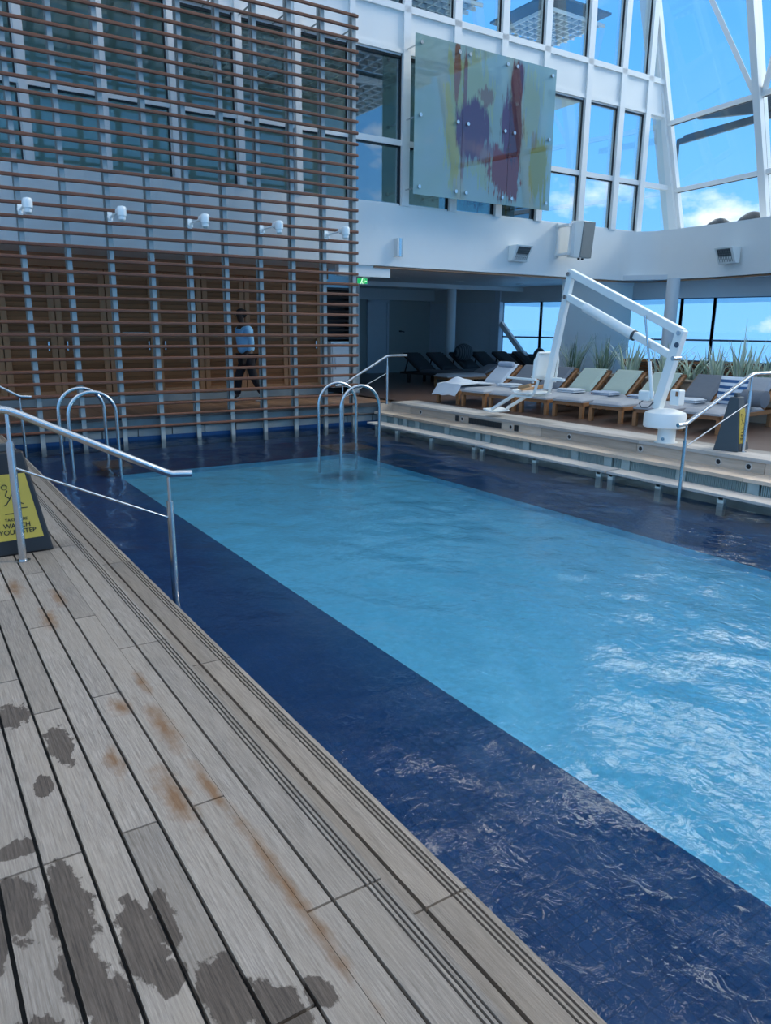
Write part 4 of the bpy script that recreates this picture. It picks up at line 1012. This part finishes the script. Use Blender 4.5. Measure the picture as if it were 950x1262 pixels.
def build_planter():
    t = thing('planter', 'long low teak planter between the two rows of loungers', 'planter', (11.5, 8.5, 0))
    def line(s): return Vector((11.74 - .114 * (s), 8.7 + s, 0))   # parallel to the row
    A, B = line(2.3), line(-4.5)
    b = MB(); d = (B - A).normalized(); n = Vector((-d.y, d.x, 0))
    for sgn in (-1, 1): b.beam(A + n * .22 * sgn + Vector((0, 0, .29)), B + n * .22 * sgn + Vector((0, 0, .29)), .04, .58)
    b.beam(A - n * .2 + Vector((0, 0, .29)), A + n * .2 + Vector((0, 0, .29)), .04, .58); b.beam(B - n * .2 + Vector((0, 0, .29)), B + n * .2 + Vector((0, 0, .29)), .04, .58)
    b.build('side', M['planter'], t)
    b = MB()
    for sgn in (-1, 1): b.beam(A + n * .22 * sgn + Vector((0, 0, .60)), B + n * .22 * sgn + Vector((0, 0, .60)), .10, .035)
    b.build('rim', M['planter'], t, bevel=.006)
    b = MB(); b.beam(A + Vector((0, 0, .45)), B + Vector((0, 0, .45)), .40, .2); b.build('soil', M['soil'], t)
    ys = [10.78, 10.08, 9.48, 8.77, 8.28, 7.84, 7.37, 6.98]
    labs = ['dark green spiky plant nearest the lift hanger', 'dark green spiky plant second from the lift hanger', 'pale green agave-like plant right of the dark ones', 'pale spiky plant directly behind the lift mast', 'low spreading spiky plant just right of the lift mast', 'upright spiky plant below the sea window post', 'tall spiky plant with a long upright leaf', 'small spiky plant at the right edge behind the handrail']
    hs = [.86, .80, .74, .74, .62, .72, .82, .60]
    for i, (y, lab, h) in enumerate(zip(ys, labs, hs)):
        s = y - 8.7; c = line(s); rnd = random.Random(20 + i)
        o = thing('spiky_plant', lab, 'plant', (c.x, c.y, .55), 'spiky plants in the planter')
        b = MB()
        for k in range(46 if i < 2 else 34):
            a = rnd.uniform(0, 2 * PI); lean = rnd.uniform(.08, .62) if i != 4 else rnd.uniform(.3, .95); L = h * rnd.uniform(.65, 1.15); w = (.012 if i < 2 else .022) * rnd.uniform(.8, 1.2)
            if i == 6 and k == 0: lean, L = .02, h * 1.35
            dr = Vector((math.cos(a), math.sin(a), 0)); sd = Vector((-dr.y, dr.x, 0)); prev = None; base = c + Vector((0, 0, .54)) + dr * .05 + Vector((0, d.y * 0, 0)) + Vector((rnd.uniform(-.05, .05), rnd.uniform(-.12, .12), 0))
            for j in range(6):
                f = j / 5; p = base + dr * (L * lean * f ** 1.4) + Vector((0, 0, L * (f - .32 * lean * f * f)))
                ww = w * (1 - f ** 2 * .95) * (1 if j else .7); q = Vector((0, 0, .006 * (1 - f))) - dr * .004
                cur = (b.b.verts.new(p - sd * ww), b.b.verts.new(p + q), b.b.verts.new(p + sd * ww))
                if prev: b.b.faces.new((prev[0], prev[1], cur[1], cur[0])); b.b.faces.new((prev[1], prev[2], cur[2], cur[1]))
                prev = cur
        b.build('leaves', M['leaf_dark' if i < 2 else 'leaf'], o, True)

# ------------------------------------------------------------------ person
def build_person():
    X, Y = 5.80, 13.95
    t = thing('person', 'person in light blue shirt and dark trousers walking behind the slatted screen', 'person', (X, Y, 0))
    def p(x, y, z): return (X + x, Y + y, z)   # facing -x; right side is +y(away), left side -y (towards the pool)
    V = []; E = []; Rr = []
    def add(co, r, par=None):
        V.append(p(*co)); Rr.append(r); i = len(V) - 1
        if par is not None: E.append((par, i))
        return i
    pel = add((.02, 0, .95), (.125, .155)); wa = add((0, 0, 1.08), (.115, .145), pel); ch = add((-.02, 0, 1.30), (.125, .17), wa); sh = add((-.04, 0, 1.43), (.09, .14), ch)
    nk = add((-.07, 0, 1.52), .055, sh); hd0 = add((-.09, 0, 1.60), (.075, .065), nk); hd = add((-.105, 0, 1.69), (.098, .078), hd0); tp = add((-.10, 0, 1.755), (.06, .05), hd)
    for s, (kn, an, toe) in ((-1, ((.10, .50), (.30, .11), (.17, .04))), (1, ((-.14, .50), (-.18, .09), (-.33, .035)))):
        hip = add((.02, .09 * s, .90), (.085, .09), pel); k = add((kn[0], .095 * s, kn[1]), .058, hip); a = add((an[0], .09 * s, an[1]), .04, k); add((toe[0], .095 * s, toe[1]), .036, a)
    hands = []
    for s, (el, wr) in ((-1, ((.02, 1.17), (-.08, .94))), (1, ((.08, 1.17), (.0, .95)))):
        shd = add((-.04, .19 * s, 1.42), .055, sh); e = add((el[0], .235 * s, el[1]), .042, shd); w = add((wr[0], .225 * s, wr[1]), .028, e)
        pm = add((wr[0] - .035, .22 * s, wr[1] - .08), (.02, .036), w)
        for j, (dx, L) in enumerate(((-.028, .075), (-.01, .085), (.01, .08), (.026, .062))):
            f1 = add((wr[0] - .045 + dx, .222 * s, wr[1] - .12), .0095, pm); f2 = add((wr[0] - .055 + dx, .215 * s, wr[1] - .12 - L * .55), .009, f1); add((wr[0] - .05 + dx, .205 * s, wr[1] - .12 - L), .007, f2)
        th = add((wr[0] - .07, .21 * s, wr[1] - .07), .010, pm); add((wr[0] - .085, .205 * s, wr[1] - .11), .009, th)
    skin_mesh('body', V, E, Rr, M['skin'], t)
    # face features as part of the head: nose, ears, eyes
    b = MB(); b.hull8([p(-.195, -.014, 1.665), p(-.195, .014, 1.665), p(-.225, .012, 1.665), p(-.225, -.012, 1.665)], [p(-.19, -.006, 1.715), p(-.19, .006, 1.715), p(-.2, .005, 1.715), p(-.2, -.005, 1.715)])
    for s in (-1, 1): b.box(p(-.095, .08 * s, 1.69), (.035, .016, .055)); b.box(p(-.19, .03 * s, 1.71), (.014, .028, .010))
    b.box(p(-.195, 0, 1.635), (.016, .045, .010)); b.build('face', M['skin'], t, bevel=.005)
    b = MB(); n = 10
    b.lathe([(max(.001, math.sin(PI * i / n)) * .108, -math.cos(PI * i / n) * .108) for i in range(n + 1)], (0, 0, 0), 20)
    for v in b.b.verts:
        z = v.co.z
        v.co = Vector((X - .085 + v.co.x * 1.0 + .02, Y + v.co.y * .86, 1.715 + z * .72 if z > -.02 else 1.70 + z * .9))
    b.build('hair', M['hair'], t, True)
    # shirt
    V.clear(); E.clear(); Rr.clear()
    a = add((.02, 0, .93), (.155, .185)); c = add((0, 0, 1.08), (.15, .18), a); d = add((-.02, 0, 1.30), (.15, .20), c); e = add((-.04, 0, 1.43), (.11, .17), d); f = add((-.065, 0, 1.49), (.07, .075), e)
    for s, (el, wr) in ((-1, ((.02, 1.17), (-.06, .985))), (1, ((.08, 1.17), (.01, .99)))):
        q = add((-.04, .20 * s, 1.41), .078, e); k = add((el[0], .24 * s, el[1]), .066, q); add((wr[0], .23 * s, wr[1]), .05, k)
    skin_mesh('shirt', V, E, Rr, M['shirt'], t)
    V.clear(); E.clear(); Rr.clear()
    a = add((.02, 0, .92), (.145, .175)); 
    for s, (kn, an) in ((-1, ((.10, .50), (.29, .15))), (1, ((-.14, .50), (-.175, .13)))):
        h = add((.02, .09 * s, .84), (.11, .105), a); k = add((kn[0], .095 * s, kn[1]), .085, h); add((an[0], .09 * s, an[1]), .072, k)
    skin_mesh('trousers', V, E, Rr, M['trouser'], t)
    for s, (an, toe) in ((-1, ((.33, .055), (.12, .04))), (1, ((-.15, .05), (-.36, .045)))):
        V.clear(); E.clear(); Rr.clear()
        a = add((an[0], .092 * s, an[1]), (.05, .05)); m = add(((an[0] + toe[0]) / 2, .094 * s, .05), (.05, .046), a); add((toe[0], .096 * s, toe[1]), (.042, .036), m); add((an[0] - .01, .09 * s, an[1] + .07), .05, a)
        skin_mesh('shoe', V, E, Rr, M['shoe'], t)

# ------------------------------------------------------------------ world, light, camera
def build_world():
    b = MB(); v = [b.b.verts.new(q) for q in ((-9000, -9000, -16), (9000, -9000, -16), (9000, 9000, -16), (-9000, 9000, -16))]; b.b.faces.new(v)
    struct(b, 'sea', M['sea'], 'open blue sea to the horizon', 'sea')
    w = bpy.data.worlds.new('sky'); S.world = w; w.use_nodes = True; t = w.node_tree; t.nodes.clear()
    N = t.nodes.new; L = t.links.new
    tc = N('ShaderNodeTexCoord'); sx = N('ShaderNodeSeparateXYZ'); L(tc.outputs['Generated'], sx.inputs[0])
    def mth(op, a, b=None, clamp=False):
        n = N('ShaderNodeMath'); n.operation = op; n.use_clamp = clamp
        for i, x in enumerate((a, b)):
            if x is None: continue
            if isinstance(x, (int, float)): n.inputs[i].default_value = x
            else: L(x, n.inputs[i])
        return n.outputs[0]
    def ramp(f, st):
        r = N('ShaderNodeValToRGB'); e = r.color_ramp.elements
        while len(e) < len(st): e.new(.5)
        for el, (p, c) in zip(e, st): el.position = p; el.color = (*c, 1) if isinstance(c, tuple) else (c, c, c, 1)
        L(f, r.inputs[0]); return r.outputs[0]
    z = sx.outputs[2]
    sky = ramp(z, [(0, (.21, .50, .87)), (.10, (.18, .47, .88)), (.32, (.10, .37, .82)), (.5, (.23, .41, .68)), (1, (.22, .37, .60))])
    mp = N('ShaderNodeMapping'); mp.inputs['Scale'].default_value = (1, 1, 1.9); L(tc.outputs['Generated'], mp.inputs[0])
    nz = N('ShaderNodeTexNoise'); nz.inputs['Scale'].default_value = 5.5; nz.inputs['Detail'].default_value = 7; nz.inputs['Roughness'].default_value = .58; L(mp.outputs[0], nz.inputs[0])
    # cloud bank low to the right of the view (azimuth about 57 degrees), plus unseen bright cloud added overhead to make the light more neutral
    dn = N('ShaderNodeVectorMath'); dn.operation = 'DOT_PRODUCT'; dn.inputs[1].default_value = (.887, .433, .16); L(tc.outputs['Generated'], dn.inputs[0])
    bank = mth('MULTIPLY', ramp(dn.outputs['Value'], [(.972, 0.0), (.988, 1.0)]), ramp(z, [(.03, 0.2), (.07, 1.0), (.15, .75), (.21, 0.0)]))
    back = ramp(sx.outputs[1], [(-.2 + .0, 0.0), (.0, 0.0)]) if False else ramp(mth('MULTIPLY', sx.outputs[1], -1.0), [(.0, 0.0), (.35, 1.0)])
    hi = ramp(z, [(.38, 0.0), (.5, 1.0)])
    d2 = N('ShaderNodeVectorMath'); d2.operation = 'DOT_PRODUCT'; d2.inputs[1].default_value = (.73, .45, .515); L(tc.outputs['Generated'], d2.inputs[0])
    glint_bank = mth('MULTIPLY', ramp(d2.outputs['Value'], [(.87, 0.0), (.97, 1.0)]), mth('MULTIPLY', hi, ramp(z, [(.55, 1.0), (.68, 0.0)])))  # out-of-view bright cloud added to put glints on the water
    amt = mth('MAXIMUM', mth('MULTIPLY', bank, .22), mth('MAXIMUM', mth('MULTIPLY', hi, .09), mth('MULTIPLY', glint_bank, .22)))
    cl = ramp(mth('ADD', nz.outputs['Fac'], amt), [(.63, 0.0), (.76, 1.0)])
    mx = N('ShaderNodeMix'); mx.data_type = 'RGBA'; L(cl, mx.inputs[0]); L(sky, mx.inputs[6]); L(ramp(hi, [(0, (.88, .92, .96)), (1, (5.0, 4.9, 4.7))]), mx.inputs[7])
    bg = N('ShaderNodeBackground'); L(mx.outputs[2], bg.inputs[0]); bg.inputs[1].default_value = 1.0
    o = N('ShaderNodeOutputWorld'); L(bg.outputs[0], o.inputs[0])
    l = bpy.data.lights.new('sun', 'SUN'); l.energy = 2.0; l.angle = R(22); l.color = (1, .94, .85)
    so = bpy.data.objects.new('sun', l); COL.objects.link(so)
    dirv = Vector((-.80, .26, -.54)); so.rotation_euler = dirv.to_track_quat('-Z', 'Y').to_euler()

def build_camera():
    f, yaw, pit, roll = 918.27005, .576962424, .242100003, .00891497344
    F = Vector((math.sin(yaw) * math.cos(pit), math.cos(yaw) * math.cos(pit), -math.sin(pit)))
    r = Vector((math.cos(yaw), -math.sin(yaw), 0)); u = r.cross(F); c, s = math.cos(roll), math.sin(roll)
    rx = c * r + s * u; dn = s * r - c * u
    m = Matrix((rx, -dn, -F)).transposed().to_4x4(); m.translation = Vector((0, 0, 1.45))
    cam = bpy.data.cameras.new('camera'); o = bpy.data.objects.new('camera', cam); COL.objects.link(o); o.matrix_world = m
    cam.sensor_fit = 'VERTICAL'; cam.sensor_height = 36; cam.sensor_width = 36; cam.lens = 36 * f / 1262; cam.clip_end = 20000; cam.clip_start = .05
    S.camera = o

setup_materials()
build_setting(); build_screen(); build_front(); build_lockers(); build_rails(); build_ladders()
pyramid_sign((.535, 5.32, 0), R(3), 'black and yellow step warning sign standing on the near deck')
pyramid_sign((8.74, 5.45, 0), R(14), 'black and yellow step warning sign on the far deck beside the handrail')
build_lift(); build_loungers(); build_planter(); build_person(); build_world(); build_camera()
S.view_settings.view_transform = 'Standard'; S.view_settings.look = 'None'; S.view_settings.gamma = 1; S.view_settings.use_curve_mapping = False
S.view_settings.exposure = .55
